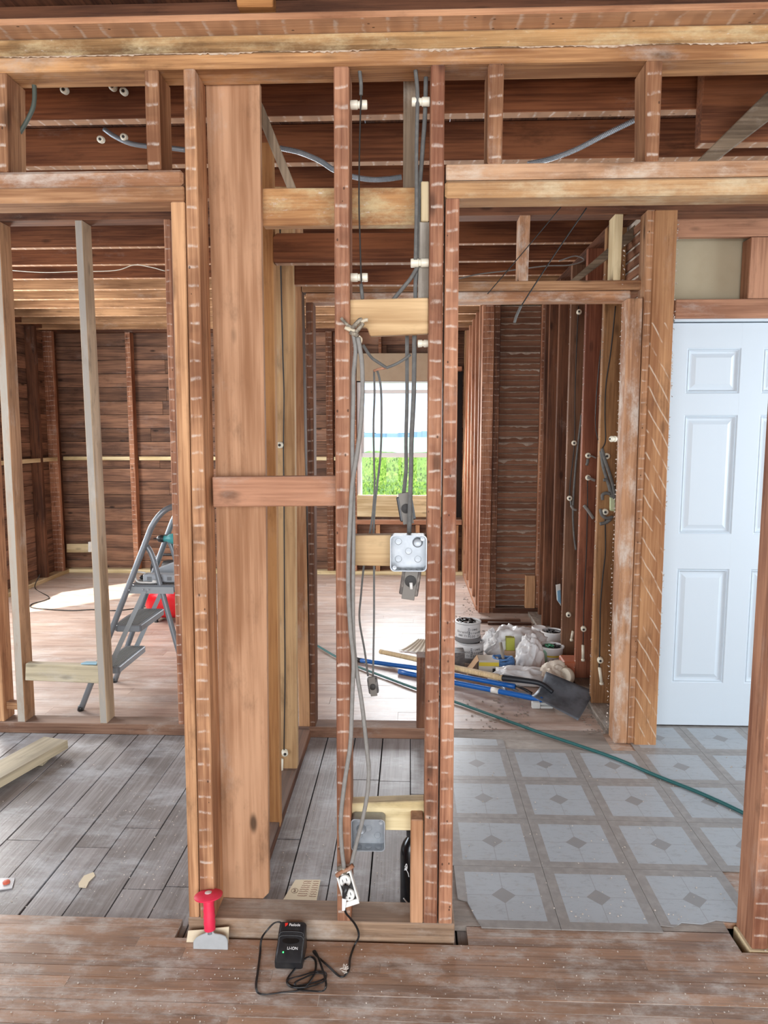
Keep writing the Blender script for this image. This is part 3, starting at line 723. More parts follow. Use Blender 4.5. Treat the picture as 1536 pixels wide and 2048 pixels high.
LEAF = plain('green_leaf', (84, 118, 48), .8, 0, .9, 2.5, (126, 150, 76), spec=.1)  # two leaf greens mixed by noise
me = bpy.data.meshes.new('tall_grass'); bm.to_mesh(me); bm.free(); me.materials.append(LEAF)
o = bpy.data.objects.new('tall_grass', me); col.objects.link(o); tag(o, 'tall bright green growth outside the window', 'grass', kind='stuff')
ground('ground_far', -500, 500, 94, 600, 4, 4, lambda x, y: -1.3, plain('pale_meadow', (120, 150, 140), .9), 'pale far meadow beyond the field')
bm = bmesh.new(); prev = None
for i in range(121):
    x = -600 + i * 10; h = 3.2 + 2.5 * noise.noise(Vector((x * .02, 0, 0)))
    bx(bm, x, x + 10.2, 590, 620, -2, max(1, h))
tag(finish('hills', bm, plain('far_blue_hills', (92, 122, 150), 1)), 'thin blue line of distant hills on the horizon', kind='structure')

# =================================================================== THE THINGS
def P2(pts, Y): return [at(x, y, Y) for x, y in pts]
# ---- porcelain tubes and knobs of the old wiring
def tube_ins(px0, px1, py, Y, lab, r=.0115):
    a, b = at(px0, py, Y), at(px1, py, Y); L = b.x - a.x
    t = thing('tube_insulator', lab, 'insulator', a, 'white porcelain insulators in the wiring bay')
    prof = [(r * .55, 0), (r * .95, .001), (r, .004), (r, L * .42), (r * .8, L * .46), (r * .8, L * .54), (r, L * .58), (r, L - .004), (r * .95, L - .001), (r * .55, L)]
    latheo('body', a, (1, 0, 0), prof, PORC, t, 20)
    latheo('nail_head', a + Vector((-.001 if px0 < 760 else L, 0, 0)), (1, 0, 0), [(r * .45, 0), (r * .45, .0016)], CABLE, t, 12)
tube_ins(700, 735, 210, 1.965, 'white porcelain insulator on the middle stud, upper one, below the top plate')
tube_ins(700, 736, 555, 1.965, 'white porcelain insulator on the middle stud just above the pale block')
tube_ins(823, 860, 204, 1.955, 'white porcelain insulator on the right stud, upper one under the top plate')
tube_ins(821, 858, 526, 1.955, 'white porcelain insulator on the right stud beside the gray strip')
tube_ins(835, 857, 687, 1.965, 'small gray porcelain spool under the right end of the pale block', .010)
def wire(name, lab, cat, px, Y, r, mat, group=None, seg=8):
    pts = [at(p[0], p[1], p[2] if len(p) > 2 else Y) for p in px]
    return tag(tubeo(name, pts, r, mat, None, seg, 6), lab, cat, group)
wire('thin_wire', 'thin black wire running down beside the middle stud through two insulators', 'wire', [(720, 142), (722, 200), (721, 222), (719, 300), (718, 400), (720, 480), (722, 545), (724, 600)], 1.95, .0022, WIRE)
wire('wire_sleeve', 'black sleeve on the thin wire above the upper left insulator', 'wire', [(719, 140), (722, 168), (722, 190)], 1.949, .005, CABLE)
wire('wire_sleeve', 'black sleeve on the thin wire under the lower left insulator', 'wire', [(722, 568), (725, 598)], 1.949, .005, CABLE)
wire('cloth_cable', 'dark cable coming down through the top plate beside the right insulator', 'cable', [(831, 141), (835, 190), (833, 300), (833, 420), (831, 520)], 1.948, .0055, CABLE)
wire('cloth_cable', 'thick dark cable behind the upper right insulator along the right stud', 'cable', [(852, 155), (850, 230), (845, 300), (839, 380), (837, 450), (836, 520)], 1.972, .0062, CABLE)
wire('cloth_cable', 'short dark cable slanting down from the lower right insulator', 'cable', [(835, 534), (822, 556), (805, 577), (786, 600)], 1.965, .0055, CABLE)
wire('cloth_cable', 'short dark cable hanging straight from the lower right insulator behind the block', 'cable', [(833, 540), (831, 570), (831, 603)], 1.978, .0062, CABLE)
wire('cloth_cable', 'dark cable in front of the far window ending at the black switch', 'cable', [(814, 668), (814, 740), (814, 800), (812, 880), (812, 940), (806, 1000)], 2.03, .0056, CABLE)
wire('cloth_cable', 'thick dark cable hanging down into the upper steel box', 'cable', [(829, 668), (828, 760), (827, 800), (823, 880), (822, 940), (820, 1010), (818, 1075)], 1.99, .0068, CABLE)
wire('cloth_cable', 'dark cable sagging in a vee above the far window', 'cable', [(726, 690), (742, 714), (760, 727), (772, 735)], 2.01, .0045, CABLE)
wire('cloth_cable', 'dark cable rising right from the tip of the sagging vee', 'cable', [(772, 736), (790, 729), (806, 720), (821, 709)], 2.01, .0042, CABLE)
wire('wooden_tie', 'short reddish stick tying the looped wires above the window', 'stick', [(747, 742), (758, 738), (772, 736)], 2.012, .0035, W_RED)
wire('lamp_cord', 'left strand of the thin wire loop hanging across the far window', 'wire', [(748, 741), (749, 790), (747, 850), (748, 920), (749, 975), (745, 1030), (738, 1075), (728, 1130), (722, 1190), (719, 1240), (729, 1300), (736, 1352)], 2.05, .0030, CABLE)
wire('lamp_cord', 'right strand of the thin wire loop crossing the left strand', 'wire', [(750, 740), (756, 746), (762, 780), (763, 850), (761, 910), (755, 965), (750, 1010), (747, 1070), (748, 1130), (748, 1230), (747, 1300), (746, 1352)], 2.055, .0032, CABLE)
# hanging switch
def old_switch(c, s, tilt, lab, mat):
    t = thing('old_switch', lab, 'switch', c)
    rot = Matrix.Rotation(R(tilt), 4, 'Y')
    def put(o): o.matrix_basis = Matrix.Translation(c) @ rot @ Matrix.Translation(-Vector(c)) @ o.matrix_basis; return o
    o = box('body', c.x - s * .5, c.x + s * .5, c.y - .012, c.y + .012, c.z - s * .8, c.z + s * .8, mat, t, 'z', .003); put(o)
    o = box('mounting_strap', c.x - s * .34, c.x + s * .34, c.y - .015, c.y - .012, c.z - s * 1.0, c.z + s * 1.0, plain('dull_strap', (120, 116, 110), .6, .3), t, 'z', .001); put(o)
    o = latheo('face', c + Vector((0, -.012, 0)), (0, -1, 0), [(s * .3, 0), (s * .3, .008), (s * .1, .010), (0, .010)], WIRE, t, 16); put(o)
old_switch(at(746, 1370, 2.05), .030, -8, 'dark old switch hanging at the end of the long wire loop', plain('dark_bakelite', (70, 66, 64), .6, 0, .3, 60))
old_switch(at(812, 1016, 2.03), .046, -10, 'black switch box hanging in front of the window board', RUBBER)
old_switch(at(821, 1160, 1.99), .055, 8, 'dirty gray device hanging under the upper steel box', plain('dirty_device', (92, 86, 82), .7, 0, .6, 60, (170, 160, 150)))
wire('white_tab', 'small white tab sticking out below the dirty gray device', 'tab', [(822, 1165), (823, 1178)], 1.965, .005, WHITEP)
# ---- steel boxes
def steel_box(px, py, Yf, lab, size=.102, dep=.042, disc=(.25, .25)):
    c = at(px, py, Yf); t = thing('junction_box', lab, 'junction box', c, 'open steel junction boxes')
    h = size / 2; rr = .012; k = 5
    def rr_poly(h, r):
        pts = []
        for cx_, cz_, a0 in ((h - r, h - r, 0), (-h + r, h - r, 90), (-h + r, -h + r, 180), (h - r, -h + r, 270)):
            for i in range(k + 1):
                a = R(a0 + 90 * i / k); pts.append((cx_ + r * math.cos(a), cz_ + r * math.sin(a)))
        return pts
    bm = bmesh.new(); o_ = rr_poly(h, rr); i_ = rr_poly(h - .003, rr - .002)
    def rg(p, y): return [bm.verts.new((c.x + a, y, c.z + b)) for a, b in p]
    A, B, C_, D_, = rg(o_, Yf + dep), rg(o_, Yf), rg(i_, Yf), rg(i_, Yf + dep - .002)
    n = len(A)
    for p, q in ((A, B), (B, C_), (C_, D_)):
        for i in range(n): bm.faces.new((p[i], p[(i + 1) % n], q[(i + 1) % n], q[i]))
    bm.faces.new(A[::-1]); bm.faces.new(D_)
    finish('box_shell', bm, GALV, t)
    for a, b in ((-.28, .27), (0, 0), (-.28, -.22), (.26, -.22)):
        latheo('knockout', c + Vector((a * size, dep - .002, b * size)), (0, -1, 0), [(.0105, 0), (.0108, .0012), (.0095, .0013), (.0085, .0004), (0, .0004)], GALV, t, 20)
    latheo('connector', c + Vector((disc[0] * size, dep - .002, disc[1] * size)), (0, -1, 0), [(.014, 0), (.0145, .004), (.011, .009), (.005, .007), (0, .007)], GALV, t, 20)
    for a in (-.3, 0, .3):
        latheo('side_knockout', c + Vector((a * size, dep * .5, -h + .0035)), (0, 0, 1), [(.0105, 0), (.0105, .0008), (.009, .0006), (0, .0006)], GALV, t, 16)
    for a, b in ((.38, .40), (-.38, -.40)): latheo('screw_tab', c + Vector((a * size, .001, b * size)), (0, -1, 0), [(.006, -.002), (.006, .001), (.0025, .0013), (0, 0)], GALV, t, 12)
steel_box(817, 1107, 1.918, 'open square steel box on the pale block halfway up the right stud')
steel_box(736, 1671, 1.930, 'open square steel box on the low new block beside the middle stud', .1, .04, (-.22, -.02))
# ---- two gray cables to the receptacle
tag(tubeo('gray_cable', P2([(707, 668), (711, 696), (709.5, 723), (707, 750), (707, 791), (705, 882), (706, 944), (707, 1067), (706, 1190)], 1.905) + P2([(707, 1281), (713, 1341), (723, 1402), (730, 1462), (735, 1510), (737.5, 1540), (735, 1585), (725, 1640), (712, 1690), (703, 1728)], 1.905), .0060, CABLEL), 'gray cable bowing to the right over the gap down to the white receptacle', 'cable', 'pair of long gray cables')
tag(tubeo('gray_cable', P2([(716, 675), (720.6, 702), (724, 730), (725, 791), (720, 862), (713, 915), (705, 966), (700, 1046), (697, 1120), (697, 1190)], 1.893) + P2([(701, 1260), (707, 1321), (705, 1382), (703, 1442), (700, 1495), (690, 1560), (682, 1632), (683, 1690), (688, 1735)], 1.893), .0062, CABLEL), 'gray cable lying over the face of the middle stud down to the white receptacle', 'cable', 'pair of long gray cables')
k = thing('wire_splice', 'tangle of taped wire splices and bare ends at the pale block', 'wire splice', at(712, 650, 1.9))
SPL = plain('old_tape', (104, 96, 86), .8, 0, .7, 80, (190, 180, 160)); BARE = plain('bare_insulation', (204, 192, 168), .7)
for pts, r, m, nm in (([(682, 636), (690, 645), (698, 652), (708, 656)], .0045, SPL, 'taped_end'), ([(690, 655), (700, 660), (710, 662)], .005, BARE, 'taped_end'), ([(706, 655), (714, 646), (720, 640), (724, 640)], .006, SPL, 'twist'),
                      ([(708, 668), (714, 662), (722, 652), (726, 646)], .0055, SPL, 'twist'), ([(722, 644), (731, 640), (736, 640)], .0048, BARE, 'bare_wire'), ([(700, 664), (708, 668), (716, 672)], .0065, SPL, 'twist'),
                      ([(718, 672), (723, 678), (722, 686)], .0028, BARE, 'bare_wire'), ([(694, 650), (700, 657), (706, 662)], .003, BARE, 'bare_wire')):
    tubeo(nm, P2(pts, 1.900), r, m, k, 8, 4)
# receptacle
rc = at(695, 1774, 1.895); rcp = thing('receptacle', 'white duplex receptacle dangling in front of the middle stud foot', 'receptacle', rc)
tilt = Matrix.Translation(rc) @ Matrix.Rotation(R(-20), 4, 'Y') @ Matrix.Rotation(R(-18), 4, 'X') @ Matrix.Translation(-rc)
def put(o): o.matrix_basis = tilt @ o.matrix_basis; return o
put(box('body', rc.x - .018, rc.x + .018, rc.y - .002, rc.y + .022, rc.z - .036, rc.z + .036, WIRE, rcp, 'z', .003))
for s in (-1, 1): put(box('yoke', rc.x + s * .020 - .003, rc.x + s * .020 + .003, rc.y - .005, rc.y + .012, rc.z - .044, rc.z + .044, WHITEP, rcp, 'z', .0015))
put(box('strap_end', rc.x - .022, rc.x + .022, rc.y - .006, rc.y - .003, rc.z + .036, rc.z + .050, WHITEP, rcp, 'x', .001))
put(box('strap_end', rc.x - .022, rc.x + .022, rc.y - .006, rc.y - .003, rc.z - .050, rc.z - .036, WHITEP, rcp, 'x', .001))
for q in (-.0195, .0195): 
    f = put(latheo('socket_face', rc + Vector((0, -.002, q)), (0, -1, 0), [(.0165, 0), (.017, .005), (.015, .008), (0, .008)], WHITEP, rcp, 24))
    for a in (-.006, .006): put(box('slot', rc.x + a - .001, rc.x + a + .001, rc.y - .0106, rc.y - .0102, rc.z + q - .002, rc.z + q + .006, WIRE, rcp, 'z', 0))
    put(latheo('ground_hole', rc + Vector((0, -.0102, q - .008)), (0, -1, 0), [(.0024, 0), (.0024, .0006), (0, .0006)], WIRE, rcp, 10))
RUST = plain('rusty_clamp', (150, 100, 72), .8, 0, .5, 70, (190, 170, 150))
tubeo('clamp', P2([(673, 1752), (684, 1743), (697, 1738), (706, 1731)], 1.893), .0062, RUST, rcp, 8, 3)
tubeo('clamp', P2([(676, 1738), (686, 1735), (690, 1746)], 1.895), .0065, SPL, rcp, 8, 3)
# ---- charger, plug and cord
ch = thing('battery_charger', 'black battery charger standing on the strip floor before the plate', 'charger', fl(576, 1925))
a0 = fl(549, 1938); b0 = fl(605, 1938); X0, X1 = a0.x, b0.x; Y0 = 1.795; Y1 = 1.888
def prof_charger(inset):
    return [(Y0 + inset, .002), (Y0 - .002 + inset, .022), (Y0 + .012, .036 - inset), (Y0 + .03, .046 - inset), (Y0 + .048, .054 - inset), (Y0 + .056, .062 - inset), (Y0 + .060, .066 - inset), (Y1 - .006, .078 - inset), (Y1 - inset, .070), (Y1 - inset, .002)]
bm = bmesh.new(); rings = []
for x, ins in ((X0, .006), (X0 + .003, .002), (X0 + .008, 0), (X1 - .008, 0), (X1 - .003, .002), (X1, .006)):
    rings.append([bm.verts.new((x, y, max(.001, z - (ins * .5)))) for y, z in prof_charger(ins)])
for p, q in zip(rings, rings[1:]):
    n = len(p)
    for i in range(n): bm.faces.new((p[i], p[(i + 1) % n], q[(i + 1) % n], q[i]))
bm.faces.new(rings[0]); bm.faces.new(rings[-1][::-1])
o = finish('housing', bm, RUBBER, ch, 'z', True); o.data.set_sharp_from_angle(angle=R(35))
xm = (X0 + X1) / 2
sl = Vector((0, .018, .012)).normalized()          # slope of the face
def on_face(y): 
    pr = prof_charger(0)
    for (ya, za_), (yb, zb_) in zip(pr[1:], pr[2:]):
        if ya <= y <= yb: return za_ + (zb_ - za_) * (y - ya) / (yb - ya)
    return .07
bm = bmesh.new(); pts = []
for i in range(20):
    a = 2 * math.pi * i / 20; yy = Y0 + .043 + .0075 * math.sin(a); pts.append((xm + .021 * math.cos(a) * (1.15 if abs(math.cos(a)) > .6 else 1), yy, on_face(yy) + .0006))
f = [bm.verts.new(p) for p in pts]; g = [bm.verts.new(Vector(p) + Vector((0, 0, .0008))) for p in pts]
bm.faces.new(g); bm.faces.new(f[::-1])
for i in range(20): bm.faces.new((f[i], f[(i + 1) % 20], g[(i + 1) % 20], g[i]))
finish('battery_slot', bm, plain('slot_black', (6, 6, 7), .5), ch)
for dy in (.054, .061): tubeo('ridge', [(X0 + .003, Y0 + dy - .006, on_face(Y0 + dy - .006) - .004), (X0 + .012, Y0 + dy, on_face(Y0 + dy)), (X1 - .012, Y0 + dy, on_face(Y0 + dy)), (X1 - .003, Y0 + dy - .006, on_face(Y0 + dy - .006) - .004)], .0018, RUBBER, ch, 8, 4)
WHT = plain('white_print', (235, 235, 235), .6); REDL = plain('red_print', (230, 50, 40), .5); GRN = plain('green_led', (60, 255, 110), .4, emit=3)
lettering(ch, 'Paslode', .0105, frame_m((xm + .006, Y0 + .079, on_face(Y0 + .079) + .0007), (1, 0, 0), (0, .03, .0165)), WHT)
slab('logo_mark', [(xm - .021, Y0 + .074, on_face(Y0 + .074) + .0004), (xm - .015, Y0 + .079, on_face(Y0 + .079) + .0004), (xm - .014, Y0 + .084, on_face(Y0 + .084) + .0004), (xm - .023, Y0 + .083, on_face(Y0 + .083) + .0004)], (0, 0, .0006), REDL, ch, 'z', 0)
lettering(ch, 'LI-ION', .0105, frame_m((xm + .008, Y0 + .0245, on_face(Y0 + .0245) + .0016), (1, 0, 0), (0, .018, .010)), WHT)
latheo('green_light', (xm - .017, Y0 + .0165, on_face(Y0 + .0165) - .0003), (0, -.5, 1), [(.0021, 0), (.0019, .0013), (0, .0016)], GRN, ch, 12)
cordpts = [Vector((a0.x + .03, 1.885, .058))]
for x, y in ((567, 1849), (558, 1844), (547, 1847)): cordpts.append(at(x, y, 1.893))
cordpts += [at(534, 1861, 1.888)] + [at(523, 1878, 1.872)]
flo = [(520, 1908), (515.6, 1942), (512, 1971), (516, 1985), (531, 1989), (562.5, 1985), (594, 1981.6), (612.5, 1971), (628, 1949), (632, 1927), (627, 1916), (616, 1914), (602, 1925), (587, 1941), (575, 1958), (577, 1968), (592, 1972), (618, 1967), (643, 1960), (652, 1952), (648, 1944), (630, 1943), (604, 1951), (582, 1957), (574, 1965), (584, 1974), (608, 1975), (634, 1969), (649, 1961), (650, 1949), (633, 1946), (610, 1955), (590, 1966), (600, 1979), (625, 1982), (645, 1982), (652, 1972), (650, 1955), (645, 1939), (637.5, 1917), (630, 1902), (627, 1904), (636, 1914), (656, 1931.6), (672, 1947), (681, 1953), (689, 1952), (697.7, 1939), (700, 1917), (708, 1893)]
for i, (x, y) in enumerate(flo): cordpts.append(fl(x, y, .004 + (.004 if 18 < i < 36 and i % 3 else .0) + (.004 if 34 < i < 40 else 0)))
cordpts += [at(717, 1875, 1.893), at(716, 1861, 1.897), at(709, 1847, 1.895), at(700, 1836, 1.885), at(692, 1826, 1.880), at(688, 1812, 1.878)]
bm = bmesh.new()
for s in (-1, 1):
    tube(bm, [p + Vector((.0013 * s, 0, .0004 * s)) for p in cordpts], .0019, 7, 6)
finish('power_cord', bm, plain('cord_black', (26, 26, 28), .28), ch, 'z', True)
pl_ = tubeo('plug', [at(692, 1772, 1.882), at(690, 1783, 1.872), at(688, 1795, 1.873)], lambda t: .0105 - .005 * t, RUBBER, ch, 12, 4)
tubeo('strain_relief', [at(688, 1795, 1.873), at(687.5, 1803, 1.875)], .0045, RUBBER, pl_, 10, 1)
slab('paper_tag', P2([(684, 1797), (693, 1799), (690, 1821), (684, 1822)], 1.868), (0, .001, 0), WHT, pl_, 'z', 0)
# ---- bolster chisel with guard
cb = fl(421, 1902); czh = Vector((cb.x, 1.862, 0))
chz = thing('brick_chisel', 'wide gray brick chisel with red rubber guard leaning upright at the plate', 'chisel', czh)
axis = (at(416, 1782, 1.897) - at(421, 1899, 1.868)).normalized(); ux = Vector((1, 0, 0.0)); base = at(421, 1901, 1.862)
def cpt(u, v, wv=0): return base + ux * u + axis * v + Vector((0, wv, 0))
bl = [(u * 1.14, v * 1.1 - .004) for u, v in [(-.0455, -.009), (.045, .0015), (.0455, .030), (.040, .040), (.030, .044), (.010, .047), (.008, .056), (-.008, .056), (-.010, .047), (-.022, .042), (-.036, .034), (-.044, .024)]]
slab('blade', [cpt(u, v) for u, v in bl], (0, .005, 0), plain('cast_steel', (176, 180, 182), .5, .3, .3, 30, (150, 154, 156)), chz, 'z', .0015)
latheo('shank', cpt(0, .045, .0025), axis, [(.0075, 0), (.0075, .03)], STEELG, chz, 8)
latheo('grip', cpt(0, .056, .0025), axis, [(.0150, 0), (.0165, .002), (.0160, .014), (.0172, .020), (.0158, .030), (.0170, .038), (.0155, .048), (.0168, .056), (.0150, .066), (.0160, .076), (.0150, .086), (.0148, .095)], PINK, chz, 24)
latheo('hand_guard', cpt(0, .148, .0025), axis, [(.017, -.004), (.034, 0), (.040, .003), (.041, .007), (.034, .011), (.012, .013), (0, .013)], PINK, chz, 32)
latheo('struck_end', cpt(0, .160, .0025), axis, [(.010, 0), (.010, .003), (.006, .005), (0, .005)], plain('worn_steel', (214, 206, 204), .5, .3), chz, 16)
for pts, lab in (([(376, 1862), (420, 1859), (424, 1896), (376, 1898)], 'cream card leaning on the plate left behind the chisel'), ([(418, 1858), (458, 1854), (459, 1892), (424, 1894)], 'cream card leaning on the plate right behind the chisel')):
    q = P2(pts, 1.9); q[2].z = q[3].z = .001; q[2].y = q[3].y = 1.888
    tag(slab('card_scrap', q, (0, .0025, 0), PAPER, None, 'z', 0), lab, 'card', 'cream cards behind the chisel')
# ---- note on the floor, bottle
q = [fl(x, y, SUBZ + .003) for x, y in ((591, 1761), (641, 1761), (633, 1805), (566, 1801))]
nc = sum(q, Vector()) / 4; note = thing('cardboard_note', 'cardboard piece with red handwriting lying on the gray planks', 'cardboard', nc)
slab('sheet', q, (0, 0, .003), PAPER, note, 'z', 0)
INK = plain('red_ink', (150, 70, 66), .8); INKB = plain('brown_ink', (120, 90, 70), .8)
bm = bmesh.new()
for i in range(8):
    for cx0, cx1 in ((.36, .66), (.74, .95)):
        v = .92 - i * .10; pts = []
        for j in range(12):
            u = cx0 + (cx1 - cx0) * j / 11 - v * 0; p = q[3].lerp(q[2], u).lerp(q[0].lerp(q[1], u), v + .018 * random.uniform(-1, 1))
            pts.append(p + Vector((0, 0, .0034)))
        tube(bm, pts, .0005, 4, 0)
finish('handwriting', bm, INK, note)
lettering(note, '2', .018, frame_m(q[3].lerp(q[2], .2).lerp(q[0].lerp(q[1], .2), .45) + Vector((0, 0, .0034)), (1, .05, 0), (0, 1, 0)), INKB, 'numeral')
bm = bmesh.new(); cc = q[3].lerp(q[2], .2).lerp(q[0].lerp(q[1], .2), .45) + Vector((0, 0, .0034))
tube(bm, [cc + Vector((.011 * math.cos(a), .012 * math.sin(a), 0)) for a in [2 * math.pi * i / 16 for i in range(17)]], .0005, 4, 0); finish('circle', bm, INKB, note)
bc = fl(823, 1800, SUBZ); bc.y = 2.105; bc.x = xa(823, 2.105, .1); bc.z = SUBZ + .001
bot = thing('water_bottle', 'glossy black metal bottle standing behind the short stub stud', 'bottle', bc)
latheo('body', bc, (0, 0, 1), [(.030, 0), (.0355, .004), (.0365, .01), (.0365, .178), (.034, .198), (.027, .216), (.018, .228), (.012, .236)], BLACKG, bot, 40)
latheo('cap', bc + Vector((0, 0, .236)), (0, 0, 1), [(.012, 0), (.017, .002), (.017, .018), (.013, .021), (0, .021)], RUBBER, bot, 24)
for pts in ([(-.6, .150), (-.45, .162), (-.38, .150), (-.5, .140), (-.62, .146)], [(-.55, .152), (-.42, .140), (-.3, .132), (-.22, .120)], [(-.66, .138), (-.5, .146), (-.4, .156)]):
    tubeo('white_mark', [bc + Vector((.0368 * math.sin(a), -.0368 * math.cos(a), h)) for a, h in pts], .0012, WHT, bot, 6, 4)
tubeo('white_lettering', [bc + Vector((.0368 * math.sin(a), -.0368 * math.cos(a), h)) for a, h in ((-.75, .042), (-.5, .036), (-.3, .030))], .0022, WHT, bot, 6, 4)

# ---- cables and conduits overhead
wire('flexible_conduit', 'gray flexible metal conduit sagging from the white knob to the first cripple', 'conduit', [(208, 258), (228, 272), (258, 286), (290, 292), (330, 295), (372, 300)], 2.6, .0085, STEELG, 'flexible metal conduits overhead')
def conduit(px, Y, lab):
    pts = smooth_path([at(x, y, Y) for x, y in px], 40); bm = bmesh.new()
    tube(bm, pts, .008, 8, 0)
    n = len(bm.verts) // 8
    vs = list(bm.verts)
    for i in range(n):
        if i % 2:
            c = sum((v.co for v in vs[i * 8:i * 8 + 8]), Vector()) / 8
            for v in vs[i * 8:i * 8 + 8]: v.co = c + (v.co - c) * 1.22
    tag(finish('flexible_conduit', bm, GALV, None, 'z'), lab, 'conduit', 'flexible metal conduits overhead')
conduit([(560, 296), (600, 305), (640, 322), (668, 340), (700, 352), (740, 359), (775, 358), (803, 354)], 2.6, 'ribbed metal conduit dipping across the middle bay below the joists')
conduit([(1055, 328), (1100, 318), (1150, 300), (1205, 272), (1270, 240)], 2.62, 'ribbed metal conduit rising to the right above the wide doorway')
conduit([(1505, 252), (1540, 248)], 2.5, 'short ribbed conduit at the right edge beyond the diagonal brace')
wire('cloth_cable', 'gray green cable drooping through the top plate at the far left', 'cable', [(66, 154), (69, 185), (66, 215), (52, 245), (38, 268)], 1.99, .006, plain('green_gray_cable', (72, 80, 72), .6))
def knob(p, d, lab, grp='porcelain knobs', r=.014, nm='knob_insulator'):
    t = thing(nm, lab, 'insulator', p, grp); d = Vector(d)
    latheo('body', p, d, [(r * .8, 0), (r, .004), (r, .010), (r * .72, .014), (r * .72, .018), (r, .022), (r, .028), (r * .7, .033), (r * .25, .034), (r * .25, .032), (0, .032)], PORC, t, 18)
    latheo('nail_head', Vector(p) + d.normalized() * .0325, d, [(r * .42, 0), (r * .42, .003), (0, .003)], WIRE, t, 12)
for px, py, Y, lab in ((204, 280, 2.56, 'white knob hanging where the left conduit starts'), (250, 275, 2.6, 'white knob on the joist right of the conduit start'), (132, 182, 2.40, 'small white knob high at the left on the dark joist'),
                       (228, 176, 2.40, 'pale knob left of its twin under the dark joist'), (250, 185, 2.40, 'pale knob right of its twin under the dark joist')):
    knob(at(px, py, Y), (.2, -1, -.3), lab, 'porcelain knobs overhead', .012)
wire('dangling_wire', 'thin black wire slanting down behind the wide doorway head, left one', 'wire', [(1122, 414), (1040, 512), (975, 588)], 3.2, .0022, WIRE)
wire('dangling_wire', 'thin black wire slanting down behind the wide doorway head, right one', 'wire', [(1173, 416), (1110, 508), (1050, 600), (1032, 632)], 3.2, .003, WIRE)
wire('dangling_wire', 'short thick sleeve at the lower tip of the slanting wire', 'wire', [(1042, 612), (1033, 632), (1029, 645)], 3.19, .006, CABLE)
wire('joist_cable', 'loose pale cable strung under the joists of the back room', 'cable', [(905, 560), (960, 548), (1020, 541), (1090, 532), (1140, 530), (1168, 520), (1150, 512), (1118, 522)], 4.2, .004, CABLEL)
wire('joist_cable', 'thin white wire drooping under the left room joists', 'cable', [(25, 541), (90, 545), (150, 543), (230, 541), (268, 530), (300, 534), (330, 542)], 4.3, .0025, PORC)
wire('thin_wire', 'thin black wire down the tan closet stud past a white knob', 'wire', [(560, 455), (563, 600), (566, 720), (568, 790), (567, 890), (568, 1000), (569, 1200), (570, 1350), (568, 1500)], 2.915, .0028, WIRE)
knob(at(562, 890, 2.925), (0, -1, 0), 'white porcelain knob halfway up the tan closet stud')
knob(at(569, 1503, 2.925), (.25, -1, .1), 'white porcelain knob near the foot of the tan closet stud')
wire('porcelain_tube', 'white porcelain tube below the knob at the tan stud foot', 'insulator', [(563, 1518), (562, 1552)], 2.915, .009, PORC)

# ---- old wiring on the partition studs
def es_at(px, py):
    """point on the face of the partition stud that shows at this picture x"""
    best = min((3.72, 4.12, 4.5, 4.9), key=lambda Y: abs((xa(px, Y, za(px, py, Y)) - xe - .05)))
    return at(px, py, best - .002), best
kn = [(1158, 625, 'white knob at the top of the wired studs beside the lath panel'), (1148, 886, 'white knob on the third partition stud at chest height'), (1139, 996, 'white knob on the third partition stud above the cable loop'),
      (1176, 911, 'white knob on the second partition stud, upper of two with cable ends'), (1176, 955, 'white knob on the second partition stud, lower of two with cable ends'),
      (1213, 912, 'white knob on the nearest partition stud beside the upper cable end'), (1210, 1023, 'white knob on the nearest partition stud inside the cable loop'),
      (1137, 1228, 'white knob low on the third partition stud above the buckets'), (1167, 1256, 'white knob low on the second partition stud above its tube'), (1200, 1318, 'white knob low on the nearest partition stud above its tube')]
for px, py, lab in kn:
    p, Y = es_at(px, py); knob(p, (-.2, -1, 0), lab, 'porcelain knobs on the partition', .016)
p = at(1232, 878, YJ - .001); knob(p + Vector((0, 0, 0)), (-1, -.4, 0), 'white knob on the lath-marked edge of the corner post', 'porcelain knobs on the partition', .014)
def pw(lab, pts, Y, r, mat=WIRE, name='thin_wire', cat='wire'): wire(name, lab, cat, pts, Y, r, mat)
pw('thin wire down the third partition stud', [(1157, 612), (1153, 700), (1150, 800), (1149, 886), (1141, 960), (1139, 996)], 4.49, .003)
pw('thin wire low on the third partition stud', [(1141, 1000), (1143, 1012), (1148, 1018)], 4.48, .006, CABLE, 'cloth_cable', 'cable')
pw('gray cable bowed between second and third partition studs', [(1163, 830), (1155, 900), (1150, 950), (1146, 1020), (1148, 1070), (1152, 1100)], 4.47, .0065, CABLE, 'cloth_cable', 'cable')
pw('thin wire down the second partition stud to the low knob', [(1175, 960), (1175, 1010), (1173, 1100), (1168, 1200), (1167, 1256), (1166, 1290)], 4.11, .003)
pw('thin wire along the left edge of the nearest partition stud', [(1201, 700), (1193, 790), (1191, 850), (1196, 880)], 3.71, .0025)
pw('thin wire from the header down to the cable bundle', [(1231, 612), (1222, 700), (1212, 770), (1210, 830), (1211, 880), (1204, 898)], 3.70, .0032)
pw('thin wire from the loop down the nearest partition stud', [(1210, 1030), (1211, 1100), (1206, 1150), (1201, 1210), (1200, 1270), (1199, 1318), (1198, 1335)], 3.71, .0034)
pw('long gray cable end arching to the outlet stub, front one', [(1204, 897), (1210, 920), (1220, 950), (1228, 980), (1229, 998)], 3.67, .0085, CABLE, 'cloth_cable', 'cable')
pw('long gray cable end arching to the outlet stub, rear one', [(1202, 902), (1207, 935), (1216, 965), (1224, 998)], 3.69, .0085, CABLE, 'cloth_cable', 'cable')
pw('short gray cable end joining the bundle from the left', [(1207, 960), (1214, 961), (1220, 975), (1226, 995)], 3.68, .0085, CABLE, 'cloth_cable', 'cable')
